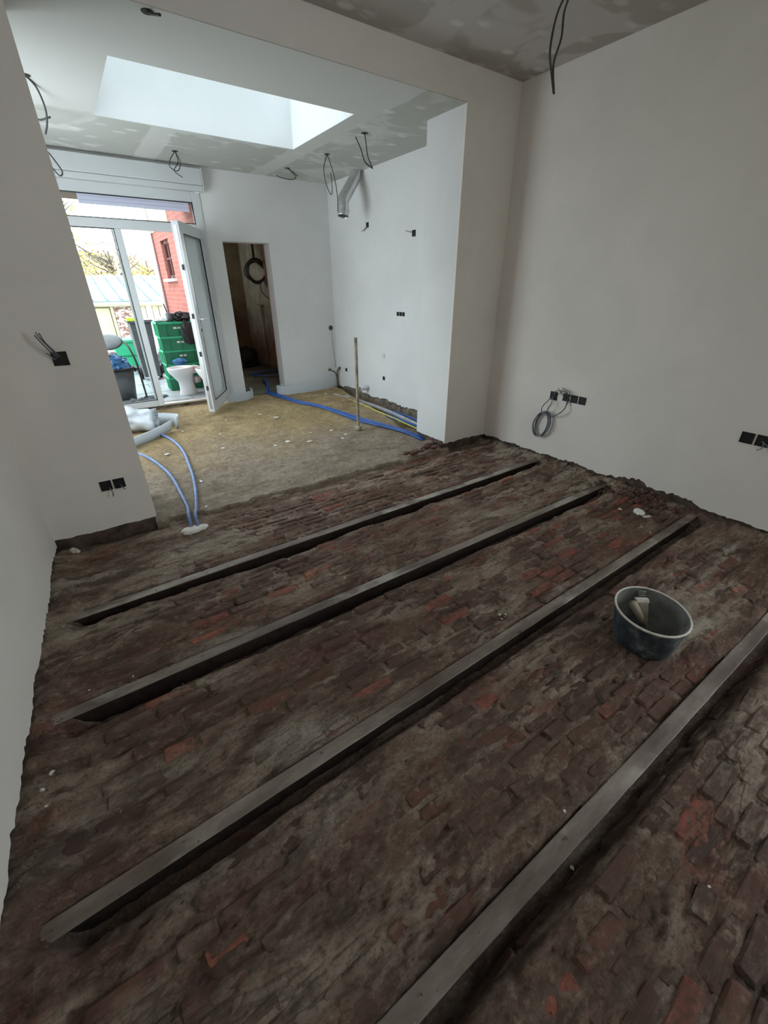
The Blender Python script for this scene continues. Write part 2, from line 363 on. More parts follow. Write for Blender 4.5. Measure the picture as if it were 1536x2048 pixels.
def height_mesh(name, xs, ys, Z, mat, mask=None):
    nx, ny = len(xs), len(ys)
    X, Y = np.meshgrid(xs, ys, indexing='ij')
    co = np.stack([X, Y, Z], -1).reshape(-1, 3)
    i, j = np.meshgrid(np.arange(nx-1), np.arange(ny-1), indexing='ij')
    q = np.stack([i*ny+j, (i+1)*ny+j, (i+1)*ny+j+1, i*ny+j+1], -1)
    if mask is not None: q = q[mask[:-1, :-1] & mask[1:, 1:] & mask[1:, :-1] & mask[:-1, 1:]]
    q = q.reshape(-1, 4)
    me = bpy.data.meshes.new(name); me.vertices.add(len(co)); me.vertices.foreach_set('co', co.ravel())
    me.loops.add(q.size); me.loops.foreach_set('vertex_index', q.ravel())
    me.polygons.add(len(q)); me.polygons.foreach_set('loop_start', np.arange(0, q.size, 4)); me.update(calc_edges=True)
    me.polygons.foreach_set('use_smooth', np.ones(len(q), bool)); me.materials.append(mat)
    o = bpy.data.objects.new(name, me); COL.objects.link(o); return o

# ---------------------------------------------------------------- room shell
YB, YP, YK = 2.941, 3.381, 5.874      # partition front face, partition back face, far wall
XR, XJ, XK, XL = 3.329, 2.774, 3.207, 0.149
ZB, ZC = 2.601, 2.805
def lwx(y): return -0.4245 - (2.941-y)*0.0615      # left wall runs slightly off square

def ragged_wall(name, p0, p1, nrm, z_bot, z_top, mat, amp=0.012, thick=0.02, back=0.25, seed=0, base_mat=None, bites=(), zlow=-0.25, inset=(0.012, 0.012)):
    """plaster skin with a broken lower edge on a masonry backing; nrm points into the room"""
    p0, p1, nrm = Vector(p0), Vector(p1), Vector(nrm)
    n = max(2, int((p1-p0).length/0.018)); mb = MB(); vs = []
    for i in range(n+1):
        t = i/n; p = p0.lerp(p1, t); s = t*(p1-p0).length
        zb = z_bot + amp*2*(float(fbm(np.array([s*1.0]), np.array([seed*3.3]), 9, 5, seed))-0.5)*2 + random.uniform(-amp, amp)*0.45
        for (c, w, h) in bites:
            zb += h*math.exp(-((s-c)/w)**2)*(0.6+0.8*random.random())
        for d in (0, -thick):
            q = p + nrm*d; vs += [(q.x, q.y, zb), (q.x, q.y, z_top)]
    fs = []
    for i in range(n):
        a = i*4; b = a+4
        fs += [(a, b, b+1, a+1), (a+2, a+3, b+3, b+2), (a, a+2, b+2, b), (a+1, b+1, b+3, a+3)]
    fs += [(0, 1, 3, 2), (n*4, n*4+2, n*4+3, n*4+1)]
    mb.add(vs, fs); o = struct(mb.build(name, mat))
    mb2 = MB(); dr_ = (p1-p0).normalized(); a_ = p0 + dr_*inset[0]; b_ = p1 - dr_*inset[1]; q = [a_ - nrm*thick*0.8, b_ - nrm*thick*0.8, b_ - nrm*back, a_ - nrm*back]
    mb2.add([(c.x, c.y, zlow) for c in q]+[(c.x, c.y, z_top) for c in q], [(0,1,2,3),(4,7,6,5),(0,4,5,1),(1,5,6,2),(2,6,7,3),(3,7,4,0)])
    mb2.build('masonry', base_mat or M_EARTH, o)
    return o
YREAR = -1.9
ragged_wall('wall_right', (XR, -0.45, 0), (XR, YB, 0), (-1, 0, 0), 0.065, ZC, M_PLASTER, seed=1, bites=((1.75, 0.22, 0.045), (1.45, 0.1, 0.03), (2.3, 0.12, 0.02)), inset=(0, -0.3))
ragged_wall('wall_left', (lwx(YREAR), YREAR, 0), (lwx(YB), YB, 0), (1, -0.06, 0), 0.05, ZC, M_PLASTER, amp=0.016, seed=2, bites=((4.6, 0.1, 0.02),), inset=(0, -0.3))
ragged_wall('wall_partition_right', (XJ, YB, 0), (XR, YB, 0), (0, -1, 0), 0.07, ZC, M_PLASTER, amp=0.008, seed=3, back=0.43, inset=(0.012, -0.2))
ragged_wall('wall_partition_left', (lwx(YB), YB, 0), (XL, YB, 0), (0, -1, 0), 0.075, ZC, M_PLASTER, amp=0.006, seed=4, back=0.43, inset=(-0.2, 0.012))
ragged_wall('wall_jamb_right', (XJ, YP, 0), (XJ, YB+0.0202, 0), (-1, 0, 0), 0.08, ZB, M_PLASTER_K, amp=0.006, seed=5, back=0.018)
ragged_wall('wall_jamb_left', (XL, YB+0.0202, 0), (XL, YP, 0), (1, 0, 0), 0.08, ZB, M_PLASTER_K, amp=0.006, seed=6, back=0.018)
ragged_wall('wall_kitchen_right', (XK, YP, 0), (XK, YK+0.02, 0), (-1, 0, 0), 0.125, ZB, M_PLASTER_K, amp=0.016, seed=7, back=0.2, base_mat=M_STONE)
box_obj('wall_kitchen_nib_right', (XJ+0.02, YP-0.02, -0.2), (XK+0.3, YP, ZB), M_PLASTER_K)
box_obj('wall_kitchen_nib_left', (-0.45, YP-0.02, -0.2), (XL-0.02, YP, ZB), M_PLASTER_K)
KW = (3.75, 5.20, 0.45, 2.35)  # unseen window opening, added to brighten the kitchen from the left
for a, b in (((-0.65, YP-0.05, -0.2), (-0.45, KW[0], ZB+0.5)), ((-0.65, KW[1], -0.2), (-0.45, YK+0.3, ZB+0.5)), ((-0.65, KW[0], -0.2), (-0.45, KW[1], KW[2])), ((-0.65, KW[0], KW[3]), (-0.45, KW[1], ZB+0.5))):
    box_obj('wall_kitchen_left', a, b, M_PLASTER_K)
# beam over the opening
box_obj('wall_beam', (XL, YB, ZB+0.004), (XJ, YP, ZC+0.1), M_PLASTER)
# front ceiling, rear wall, and the added side window
box_obj('ceiling', (-0.95, YREAR-0.2, ZC), (XR+0.3, YB+0.01, ZC+0.12), M_CEIL)
box_obj('wall_rear', (-0.95, YREAR-0.2, -0.2), (XR+0.3, YREAR, ZC), M_PLASTER)
SW = (-1.80, -0.52, 0.45, 2.50)      # unseen side window behind the camera, added to brighten the left wall
for a, b in (((XR, YREAR, -0.2), (XR+0.25, SW[0], ZC)), ((XR, SW[1], -0.2), (XR+0.25, -0.449, ZC)), ((XR, SW[0], -0.2), (XR+0.25, SW[1], SW[2])), ((XR, SW[0], SW[3]), (XR+0.25, SW[1], ZC))):
    box_obj('wall_right', a, b, M_PLASTER)
# kitchen ceiling with the skylight shaft
SX0, SX1, SY0, SY1, SZ = 0.602, 2.228, 3.59, 4.71, 3.10
kc = MB()
kc.box((-0.5, YP, ZB), (SX0, YK+0.05, ZB+0.06)).box((SX1, YP, ZB), (XR+0.1, YK+0.05, ZB+0.06))
kc.box((SX0, YP, ZB), (SX1, SY0, ZB+0.06)).box((SX0, SY1, ZB), (SX1, YK+0.05, ZB+0.06))
kc.box((XL, YB+0.001, ZB), (XJ, YP, ZB+0.0035))
struct(kc.build('ceiling_kitchen', M_CEIL_K))
M_SHAFT = plaster_mat('skylight_shaft_paint', (0.76, 0.77, 0.77), 0.03)
sk = struct(empty('window_skylight'))
for a, b in (((SX0-0.06, SY0-0.06, ZB+0.061), (SX0, SY1+0.06, SZ)), ((SX1, SY0-0.06, ZB+0.061), (SX1+0.06, SY1+0.06, SZ)),
             ((SX0, SY0-0.06, ZB+0.061), (SX1, SY0, SZ)), ((SX0, SY1, ZB+0.061), (SX1, SY1+0.06, SZ))):
    MB().box((a[0], a[1], a[2]+0.0005), b).build('shaft_lining', M_SHAFT, sk)
MB().box((SX0-0.0015, SY0, ZB+0.001), (SX0+0.002, SY1, ZB+0.07)).box((SX1-0.002, SY0, ZB+0.001), (SX1+0.0015, SY1, ZB+0.07)).box((SX0, SY0-0.0015, ZB+0.001), (SX1, SY0+0.002, ZB+0.07)).box((SX0, SY1-0.002, ZB+0.001), (SX1, SY1+0.0015, ZB+0.07)).build('corner_bead', M_SHAFT, sk)
MB().box((SX0-0.05, SY0-0.05, SZ), (SX1+0.05, SY1+0.05, SZ+0.01)).build('glass_pane', M_GLASS, sk)
box_obj('roof', (-0.65, YREAR-0.2, ZC+0.125), (XR+0.3, YB, ZC+0.2), M_DARKGREY)
kr = MB()
for a, b in (((-0.65, YB, 2.98), (SX0-0.06, YK+0.3, 3.08)), ((SX1+0.06, YB, 2.98), (XR+0.3, YK+0.3, 3.08)), ((SX0-0.06, YB, 2.98), (SX1+0.06, SY0-0.06, 3.08)), ((SX0-0.06, SY1+0.06, 2.98), (SX1+0.06, YK+0.3, 3.08))):
    kr.box(a, b)
struct(kr.build('roof_kitchen', M_DARKGREY))
# far wall with glazed door opening and annex doorway
GX0, GX1, GZ0, GZ1 = -0.22, 1.60, 0.15, 2.57
DX0, DX1, DZ1 = 1.772, 2.345, 1.93
fw = MB(); T = 0.19
fw.box((-0.6, YK, -0.2), (GX0, YK+T, ZB)).box((GX1, YK, 0.09), (DX0, YK+T, ZB)).box((DX1, YK, 0.09), (XK+0.2, YK+T, ZB))
fw.box((DX0, YK, DZ1), (DX1, YK+T, ZB)).box((GX0, YK, GZ1), (GX1, YK+T, ZB))
struct(fw.build('wall_back', M_PLASTER_K))
fb = MB().box((GX1, YK+0.015, -0.2), (DX0, YK+T, 0.09)).box((DX1, YK+0.015, -0.2), (XK+0.2, YK+T, 0.09)).box((GX0, YK+0.03, -0.2), (GX1, YK+T+0.05, 0.145))
struct(fb.build('wall_back_footing', M_STONE))

# ---------------------------------------------------------------- brick vault floor
JO = [  # (y at x=-0.45, y at x=3.28) of the far edge of each steel flange
    (2.192, 2.233), (1.571, 1.560), (0.862, 0.908), (0.243, 0.213), (-0.42, -0.40)]
FW = 0.053
def jy(k, x): a, b = JO[k]; return a + (b-a)*(x+0.45)/3.73
def bed_height(X, Y):
    h = 0.010 + 0.010*(fbm(X*0.5, Y, 5, 5, 1)-0.5)*2
    for k in range(len(JO)):
        yf = JO[k][0] + (JO[k][1]-JO[k][0])*(X+0.45)/3.73; yn = yf - FW
        wid = 0.034 + 0.030*(fbm(X, Y*0+k, 3.0, 3, 2+k))
        near = np.where(Y < yn+0.02, np.exp(-(np.maximum(0, yn-Y)/wid)**2.6), 0)
        far = np.where(Y > yf-0.02, np.exp(-(np.maximum(0, Y-yf)/0.03)**2), 0)
        inside = (Y <= yf-0.0) & (Y >= yn)
        h = h - 0.105*near - 0.012*far*fbm(X, Y, 8, 3, 5)
        h = np.where(inside, -0.09, h)
    # earth banked against the side walls, burying the flange ends
    dl = X - (-0.4245-(2.941-Y)*0.0615); dr = 3.329 - X
    nb = fbm(X, Y, 9, 4, 3); wl = sstep(0.17, 0.03, dl + 0.16*(nb-0.5)); wr = sstep(0.13, 0.02, dr + 0.14*(nb-0.5))
    h = h*(1-wl) + (0.022+0.030*fbm(X, Y, 16, 4, 5))*wl
    h = h*(1-wr) + (0.024+0.034*fbm(X, Y, 16, 4, 2))*wr
    db = 2.941-Y
    h = h - 0.03*np.exp(-(np.maximum(db, 0)/0.10)**2)*((X < XL+0.05) | (X > XJ-0.05))
    # rough edge of broken ground under the wall at right
    h = h + 0.05*np.exp(-((X-3.2)/0.16)**2-((Y-1.22)/0.3)**2)*fbm(X, Y, 16, 4, 6)
    return h
def smear(X, Y): return sstep(0.46, 0.60, fbm(X*0.55, Y, 2.3, 6, 4, 0.6) + 0.07*sstep(0.9, 1.5, Y) - 0.03*sstep(0.5, 0.1, Y))
xs = np.arange(-0.62, 3.40, 0.0085); ys = np.arange(-0.55, 3.06, 0.0085)
X, Y = np.meshgrid(xs, ys, indexing='ij')
H = bed_height(X, Y); sm = smear(X, Y)
Z = H - 0.0045 + 0.013*sm + 0.011*(fbm(X*0.35, Y, 13, 5, 2, 0.62)-0.5)*2 + 0.010*(fbm(X*0.6, Y, 42, 4, 6)-0.5)*2 + 0.004*(fbm(X, Y, 110, 2, 3)-0.5)
rn = fbm(X*0.22, Y, 15, 4, 1, 0.6); rn2 = fbm(X*0.30+4, Y, 30, 3, 5, 0.6)
Z -= (0.016*(1-np.abs(2*rn-1))**14 + 0.009*(1-np.abs(2*rn2-1))**12)*(0.35+0.65*sm)*sstep(0.35, 0.6, fbm(X, Y, 3, 3, 2))
floor = struct(height_mesh('floor', xs, ys, Z, M_BED))
box_obj('floor_rear', (-0.95, YREAR-0.1, -0.14), (XR+0.2, -0.54, -0.005), M_BED)
box_obj('floor_underlay', (-0.95, YREAR-0.1, -0.3), (XR+0.2, 3.1, -0.145), M_EARTH)

def brick_variant(seed):
    r = random.Random(seed); Lh, Wh, Hh = 0.09, 0.0245, 0.05; c = 0.007
    ring = [(-Lh+c, -Wh), (0, -Wh), (Lh-c, -Wh), (Lh, -Wh+c), (Lh, Wh-c), (Lh-c, Wh), (0, Wh), (-Lh+c, Wh), (-Lh, Wh-c), (-Lh, -Wh+c)]
    j = lambda a: r.uniform(-a, a)
    ring = [(x+j(0.004), y+j(0.003)) for x, y in ring]
    n = len(ring); vs = [(x, y, -Hh) for x, y in ring] + [(x, y, -0.009+j(0.003)) for x, y in ring] + [(x*0.90, y*0.70, j(0.0026)) for x, y in ring]
    fs = [(i, (i+1) % n, n+(i+1) % n, n+i) for i in range(n)] + [(n+i, n+(i+1) % n, 2*n+(i+1) % n, 2*n+i) for i in range(n)] + [tuple(range(2*n, 3*n))]
    return vs, fs
VAR = [brick_variant(s) for s in range(10)]
VM = []
for vs, fs in VAR:
    me = bpy.data.meshes.new('brick'); me.from_pydata(vs, [], fs); me.materials.append(M_BRICK); VM.append(me)
bricks = []
def hgt(x, y): return float(bed_height(np.array([x]), np.array([y]))[0])
rb = random.Random(5)
for k in range(-1, len(JO)-1):
    # bay between flange k (far side) and flange k+1 (near side)
    top = (lambda x: 2.80) if k < 0 else (lambda x, k=k: jy(k, x)-FW)
    bot = lambda x, k=k: jy(k+1, x)
    mid = 1.4; gap = top(mid)-bot(mid)-0.012; rows = max(1, int(gap/0.0565)); pitch = gap/rows
    for r_ in range(rows):
        f = (r_+0.5)/rows; x = -0.50 + rb.uniform(0, 0.19) + (0.095 if r_ % 2 else 0)
        while x < 3.32:
            ln = rb.choice([1, 1, 1, 1, 0.55, 0.95]); l2 = 0.18*ln; xc = x+l2/2
            y = bot(xc) + 0.006 + (top(xc)-bot(xc)-0.012)*f + rb.uniform(-0.003, 0.003)
            if xc+l2/2 < 3.30 and xc-l2/2 > lwx(y)+0.01 and rb.random() > 0.05:
                bricks.append((xc, y, ln, pitch/0.0565, rb.randrange(10), rb.gauss(0, 0.03), rb.gauss(0, 0.0045)))
            x += l2 + rb.uniform(0.010, 0.018)
def bmat(b):
    xc, y, ln, sw, v, rz, dz = b
    e = 0.02; zc = (hgt(xc, y-e)+hgt(xc, y+e))/2; sl = math.atan2(hgt(xc, y+e)-hgt(xc, y-e), 2*e)*0.8
    return Matrix.Translation((xc, y, zc+dz)) @ Matrix.Rotation(rz, 4, 'Z') @ Matrix.Rotation(sl, 4, 'X') @ Matrix.Diagonal((ln, sw*0.98, 1, 1))
def seen(b):
    d = Vector((b[0], b[1], -1.45)); c = d.dot(fwd)
    if c <= 0.1: return 1e9
    u, v = FPX*d.dot(r2)/c, FPX*d.dot(u2)/c
    cover = float(smear(np.array([b[0]]), np.array([b[1]]))[0])
    return d.length + (1e6 if abs(u) > 790 or abs(v) > 1045 else 0) + cover*2.0
bricks.sort(key=seen)
far_mb = MB()
for i, b in enumerate(bricks):
    mt = bmat(b)
    if i < 290:
        o = bpy.data.objects.new('brick', VM[b[4]]); COL.objects.link(o); o.parent = floor; o.matrix_world = mt; o.matrix_local = mt
    else:
        vs, fs = VAR[b[4]]; far_mb.add([mt @ Vector(p) for p in vs], fs)
tag(far_mb.build('brick_remainder', M_BRICKS, floor), kind='stuff')

# steel joists: flange and web, ends buried in the earth
JL = ['dusty steel joist nearest the kitchen opening, first across the brick floor',
      'second steel joist from the kitchen opening, with pale cement flecks on its left half',
      'long steel joist in the middle of the floor, third from the kitchen, behind the bucket',
      'nearest steel joist, passing diagonally in front of the bucket at lower right']
for k in range(4):
    e = empty('steel_joist', (1.4, jy(k, 1.4)-FW/2, 0), label=JL[k], cat='joist', group='steel joists across the brick floor')
    mb = MB(); n = 60; vs = []
    for i in range(n+1):
        x = -0.56 + (3.90)*i/n; y = jy(k, x); wob = 0.0006*math.sin(i*1.7+k) ; dx = x-1.4; oy = jy(k, 1.4)-FW/2
        z1 = 0.018
        for (yy, zz) in ((y-FW+wob-oy, z1-0.003), (y-FW+0.003+wob-oy, z1), (y-0.003-oy, z1), (y-oy, z1-0.003), (y-0.004-oy, z1-0.009), (y-FW+0.004+wob-oy, z1-0.009)):
            vs.append((dx, yy, zz))
    fs = [(i*6+j, i*6+(j+1) % 6, (i+1)*6+(j+1) % 6, (i+1)*6+j) for i in range(n) for j in range(6)] + [(0,1,2,3,4,5), tuple(n*6+j for j in (5,4,3,2,1,0))]
    mb.add(vs, fs); mb.build('flange', M_STEEL, e)
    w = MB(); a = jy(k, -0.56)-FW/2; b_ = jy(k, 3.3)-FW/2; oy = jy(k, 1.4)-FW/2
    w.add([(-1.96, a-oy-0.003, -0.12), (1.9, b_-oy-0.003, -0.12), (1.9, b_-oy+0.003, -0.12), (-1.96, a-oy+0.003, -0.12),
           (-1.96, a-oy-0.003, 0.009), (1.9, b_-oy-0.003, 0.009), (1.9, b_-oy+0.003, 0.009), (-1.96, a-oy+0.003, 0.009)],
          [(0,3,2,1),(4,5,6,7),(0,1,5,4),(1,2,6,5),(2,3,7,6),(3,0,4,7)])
    w.build('web', M_SHADED_RUST, e)

# ---------------------------------------------------------------- kitchen sand floor
xs = np.arange(-0.46, 3.24, 0.011); ys = np.arange(2.70, 5.92, 0.011)
X, Y = np.meshgrid(xs, ys, indexing='ij')
edge = 2.86 + 0.055*(fbm(X, Y*0, 2.2, 4, 1)-0.5)*2 + 0.03*(fbm(X, Y*0+3, 12, 4, 3)-0.5)*2 + 0.06*sstep(0.7, 0.3, X)
edge = np.where((X < XL-0.015) | (X > XJ+0.015), 3.36, edge)
lip = sstep(0, 0.03, Y-edge)
Zs = 0.036 + 0.074*sstep(2.8, 4.4, Y) + 0.016*(fbm(X, Y, 2.2, 6, 2)-0.5)*2 + 0.008*(fbm(X, Y, 16, 4, 5)-0.5)*2
Zs += 0.014*sstep(0.12, 0.0, Y-edge)*fbm(X, Y, 9, 3, 7)
# broken brick remains near the right jamb
xt = 2.70 + (Y-3.3)*(0.42/2.35) + 0.035*(fbm(X*0, Y, 6, 4, 6)-0.5)*2
tr = sstep(-0.02, 0.05, X-xt)*sstep(3.16, 3.26, Y)
Zs = Zs*(1-tr) + tr*(0.015 + 0.012*(fbm(X, Y, 20, 4, 3)-0.5)*2)
Zs = -0.04*(1-lip) + Zs*lip
Zs += 0.012*lip*(fbm(X*0.6, Y, 26, 4, 2)-0.5)*sstep(3.4, 2.9, Y)
floor_k = struct(height_mesh('floor_kitchen', xs, ys, Zs, M_SAND, mask=(Y > edge-0.03)))
box_obj('floor_kitchen_underlay', (-0.5, 3.12, -0.3), (XR, 6.1, -0.06), M_EARTH)
def sandz(x, y):
    xi = int(np.clip(round((x+0.46)/0.011), 0, len(xs)-1)); yi = int(np.clip(round((y-2.70)/0.011), 0, len(ys)-1)); return float(Zs[xi, yi])
# ---------------------------------------------------------------- glazed garden door and shutter box
gd = struct(empty('door_1'))
F0, F1 = 5.865, 5.935
def gbox(name, x0, x1, z0, z1, mat=M_PVC, y0=F0, y1=F1, bev=0.006, parent=gd): return MB().box((x0, y0, z0), (x1, y1, z1)).build(name, mat, parent, bevel=bev)
gbox('frame_post', GX0, GX0+0.09, 0.15, 2.37); gbox('frame_post', 1.505, GX1, 0.15, 2.37)
gbox('frame_head', GX0+0.09, 1.505, 2.275, 2.37)
gbox('transom', GX0+0.09, 1.505, 1.99, 2.075)
gbox('mullion', 0.672, 0.738, 0.15, 1.99)
gbox('fixed_sash_bottom', GX0+0.09, 0.672, 0.15, 0.225)
gbox('threshold', 0.738, 1.505, 0.145, 0.172, M_ALU)
fs_ = gbox('fixed_sash_edge', 0.655, 0.672, 0.225, 1.99, y0=5.95, y1=5.975)
for nm, x0, x1, z0, z1 in (('glass_pane', GX0+0.09, 0.672, 0.225, 1.99), ('glass_pane', GX0+0.09, 1.505, 2.075, 2.275)):
    gbox(nm, x0, x1, z0, z1, M_GLASS, 5.895, 5.903, 0)
    g = MB(); w = 0.006
    g.box((x0, F0-0.001, z0), (x0+w, F0+0.03, z1)).box((x1-w, F0-0.001, z0), (x1, F0+0.03, z1)).box((x0, F0-0.001, z0), (x1, F0+0.03, z0+w)).box((x0, F0-0.001, z1-w), (x1, F0+0.03, z1))
    g.build('gasket', M_GASKET, gd)
M_LILAC = bpy.data.materials.new('lilac_film'); M_LILAC.use_nodes = True
_nt = M_LILAC.node_tree; _t = N(_nt, 'ShaderNodeBsdfTranslucent'); _t.inputs[0].default_value = (0.86, 0.88, 1.0, 1); L(_nt, _t.outputs[0], _nt.nodes['Material Output'].inputs[0])
for i in range(3):
    MB().box((0.44, 6.035, 2.205+i*0.035), (1.505, 6.047, 2.238+i*0.035)).build('shutter_slat', M_LILAC, gd, bevel=0.003)
# opened leaf
hx, hy = 1.512, 5.852; fx, fy = 1.128, 5.176
ang = math.atan2(fy-hy, fx-hx); LW = math.hypot(fx-hx, fy-hy)
LM = Matrix.Translation((hx, hy, 0.155)) @ Matrix.Rotation(ang, 4, 'Z')    # x along the leaf; y = -thickness side
LH = 1.87
def lbox(name, a, b, mat, parent, bev=0.004): return MB().box(a, b, LM).build(name, mat, parent, bevel=bev)
lf = MB(); t0, t1 = -0.035, 0.035
lf.box((0, t0, 0), (0.10, t1, LH), LM).box((LW-0.10, t0, 0), (LW, t1, LH), LM).box((0.10, t0, 0), (LW-0.10, t1, 0.115), LM).box((0.10, t0, LH-0.10), (LW-0.10, t1, LH), LM)
leaf = lf.build('door_leaf', M_PVC, gd, bevel=0.006)
tag(leaf, 'white framed glazed leaf standing open into the kitchen')
lbox('glass_pane', (0.10, -0.006, 0.115), (LW-0.10, 0.006, LH-0.10), M_DUSTGLASS, leaf, 0)
g = MB()
for s_ in (t0-0.001, t1-0.012):
    g.box((0.10, s_, 0.115), (0.107, s_+0.013, LH-0.10), LM).box((LW-0.107, s_, 0.115), (LW-0.10, s_+0.013, LH-0.10), LM).box((0.10, s_, 0.115), (LW-0.10, s_+0.013, 0.121), LM).box((0.10, s_, LH-0.106), (LW-0.10, s_+0.013, LH-0.10), LM)
g.build('gasket', M_GASKET, leaf)
lbox('locking_strip', (LW, -0.012, 0.04), (LW+0.004, 0.012, LH-0.04), M_ALU, leaf, 0)
for z in (0.25, 0.62, 1.0, 1.45):
    lbox('lock_pin', (LW+0.004, -0.008, z), (LW+0.014, 0.008, z+0.05), M_GASKET, leaf, 0)
hm = MB(); hm.box((LW-0.065, t1, 0.82), (LW-0.035, t1+0.012, 1.04), LM)
hm.tube([LM @ Vector(p) for p in ((LW-0.05, t1, 0.99), (LW-0.05, t1+0.05, 0.99), (LW-0.07, t1+0.055, 0.99), (LW-0.17, t1+0.055, 0.985))], 0.010, 8)
hm.build('door_handle', M_PVC, leaf, bevel=0.002)
lbox('cylinder_lock', (LW-0.058, t1+0.012, 0.87), (LW-0.042, t1+0.02, 0.90), M_GASKET, leaf, 0.002)
for z in (0.12, 0.95, 1.12, 1.55, 1.70):
    h_ = MB(); h_.tube([LM @ Vector((-0.004, t1+0.008, z)), LM @ Vector((-0.004, t1+0.008, z+0.09))], 0.013, 10)
    h_.build('hinge', M_PVC, leaf, smooth=False)
# shutter box above
sb = empty('shutter_box', (0.7, 5.80, 2.37), label='long white roller shutter box above the glazed garden door', cat='shutter box')
def rel(o, e):
    """keep world coordinates of a mesh built in place while parenting it to a placed empty"""
    o.parent = e; o.matrix_parent_inverse = e.matrix_world.inverted() if False else (Matrix.Translation(e.location) @ Matrix.Rotation(e.rotation_euler.z, 4, 'Z')).inverted(); return o
rel(MB().box((GX0-0.02, 5.79, 2.425), (GX1+0.03, 5.872, 2.572)).build('box_cover', M_PVC, bevel=0.008), sb)
rel(MB().box((GX0-0.02, 5.80, 2.372), (GX1+0.028, 5.872, 2.423)).build('lower_flap', M_PVC, bevel=0.006), sb)
rel(MB().box((GX1+0.03, 5.785, 2.37), (GX1+0.042, 5.872, 2.575)).build('end_cap', M_PVC, bevel=0.003), sb)

# ---------------------------------------------------------------- annex room behind the doorway
struct(MB().box((1.68, 6.06, 0.0), (3.4, 9.4, 0.085)).build('floor_annex', M_SOIL))
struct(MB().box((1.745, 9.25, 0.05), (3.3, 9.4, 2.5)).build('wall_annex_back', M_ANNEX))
aw = MB()      # with a small added window to light the annex, hidden by the doorway's jamb
for a, b in (((3.07, 6.065, 0.05), (3.27, 6.45, 2.5)), ((3.07, 7.25, 0.05), (3.27, 9.25, 2.5)), ((3.07, 6.45, 0.05), (3.27, 7.25, 1.25)), ((3.07, 6.45, 2.05), (3.27, 7.25, 2.5))): aw.box(a, b)
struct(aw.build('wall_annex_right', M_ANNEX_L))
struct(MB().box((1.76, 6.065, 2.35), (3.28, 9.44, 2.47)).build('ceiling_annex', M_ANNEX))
# facade wing: outer wall of the annex, with a window
wg = struct(empty('wall_wing'))
WX0, WX1 = 1.66, 1.75; Wy0, Wy1, Wz0, Wz1 = 8.30, 8.93, 1.58, 2.13
for a, b in (((WX0, 6.065, -0.2), (WX1, Wy0, 3.3)), ((WX0, Wy1, -0.2), (WX1, 9.6, 3.3)), ((WX0, Wy0, -0.2), (WX1, Wy1, Wz0)), ((WX0, Wy0, Wz1), (WX1, Wy1, 3.3))):
    MB().box(a, b).build('wall_panel', M_WALLBRICK, wg)
MB().box((WX1, 9.45, -0.2), (3.3, 9.6, 3.3)).build('wall_panel', M_WALLBRICK, wg)
MB().box((WX0-0.06, 8.2, 1.535), (WX0+0.05, 9.03, 1.578)).build('window_sill', M_PVC, wg, bevel=0.004)
wf = MB(); 
for a, b in (((Wy0, Wz0), (Wy0+0.05, Wz1)), ((Wy1-0.05, Wz0), (Wy1, Wz1)), ((Wy0, Wz0), (Wy1, Wz0+0.05)), ((Wy0, Wz1-0.05), (Wy1, Wz1)), ((8.595, Wz0), (8.635, Wz1)), ((Wy0, 1.86), (Wy1, 1.885))):
    wf.box((WX0+0.035, a[0], a[1]), (WX0+0.07, b[0], b[1]))
wfo = wf.build('window_frame', M_REDDARK, wg)
MB().box((WX0+0.05, Wy0, Wz0), (WX0+0.055, Wy1, Wz1)).build('pane', M_GLASS, wfo)
MB().box((WX0-0.012, 8.0, 2.28), (WX0, 9.6, 2.95)).build('rendered_band', M_CREAM, wg)
dp = MB().tube([(WX0-0.05, 9.52, -0.1), (WX0-0.05, 9.52, 3.2)], 0.045, 12); dpo = dp.build('downpipe', M_PVC, wg, smooth=True)
MB().box((-0.9, 6.07, 2.36), (1.655, 7.0, 2.44)).build('eave_board', M_SOFFIT, wg)
tag(MB().box((-0.9, 6.07, -0.2), (GX0, 6.2, 2.62)).build('wall_garden', M_WALLBRICK), kind='structure')

# annex clutter
heap = MB(); 
def blob(mb, c, r, seed, n=14, m=8, sc=(1,1,1), bump_=0.25, flat_=None):
    rr = random.Random(seed); off = rr.random()*50; vs = []
    for i in range(m+1):
        th = PI*i/m
        for k in range(n):
            ph = 2*PI*k/n; d = Vector((math.sin(th)*math.cos(ph), math.sin(th)*math.sin(ph), math.cos(th)))
            q = 1 + bump_*(float(fbm(np.array([d.x*1.3+off+d.z]), np.array([d.y*1.3+off-d.z*0.7]), 1.6, 3, seed))-0.5)*2.5
            p = Vector((d.x*sc[0], d.y*sc[1], d.z*sc[2]))*r*q
            if flat_ is not None: p.z = max(p.z, flat_)
            vs.append(Vector(c)+p)
    fs = [(i*n+k, (i+1)*n+k, (i+1)*n+(k+1)%n, i*n+(k+1)%n) for i in range(m) for k in range(n)]
    return mb.add(vs, fs)
h0 = blob(MB(), (2.62, 8.72, 0.085), 0.40, 3, 26, 12, (0.9, 0.8, 0.95), 0.5, 0).build('tarpaulin_heap', M_BLACK, smooth=True)
tag(h0, 'dark crumpled tarpaulin heaped on the floor of the unlit annex', 'tarpaulin')
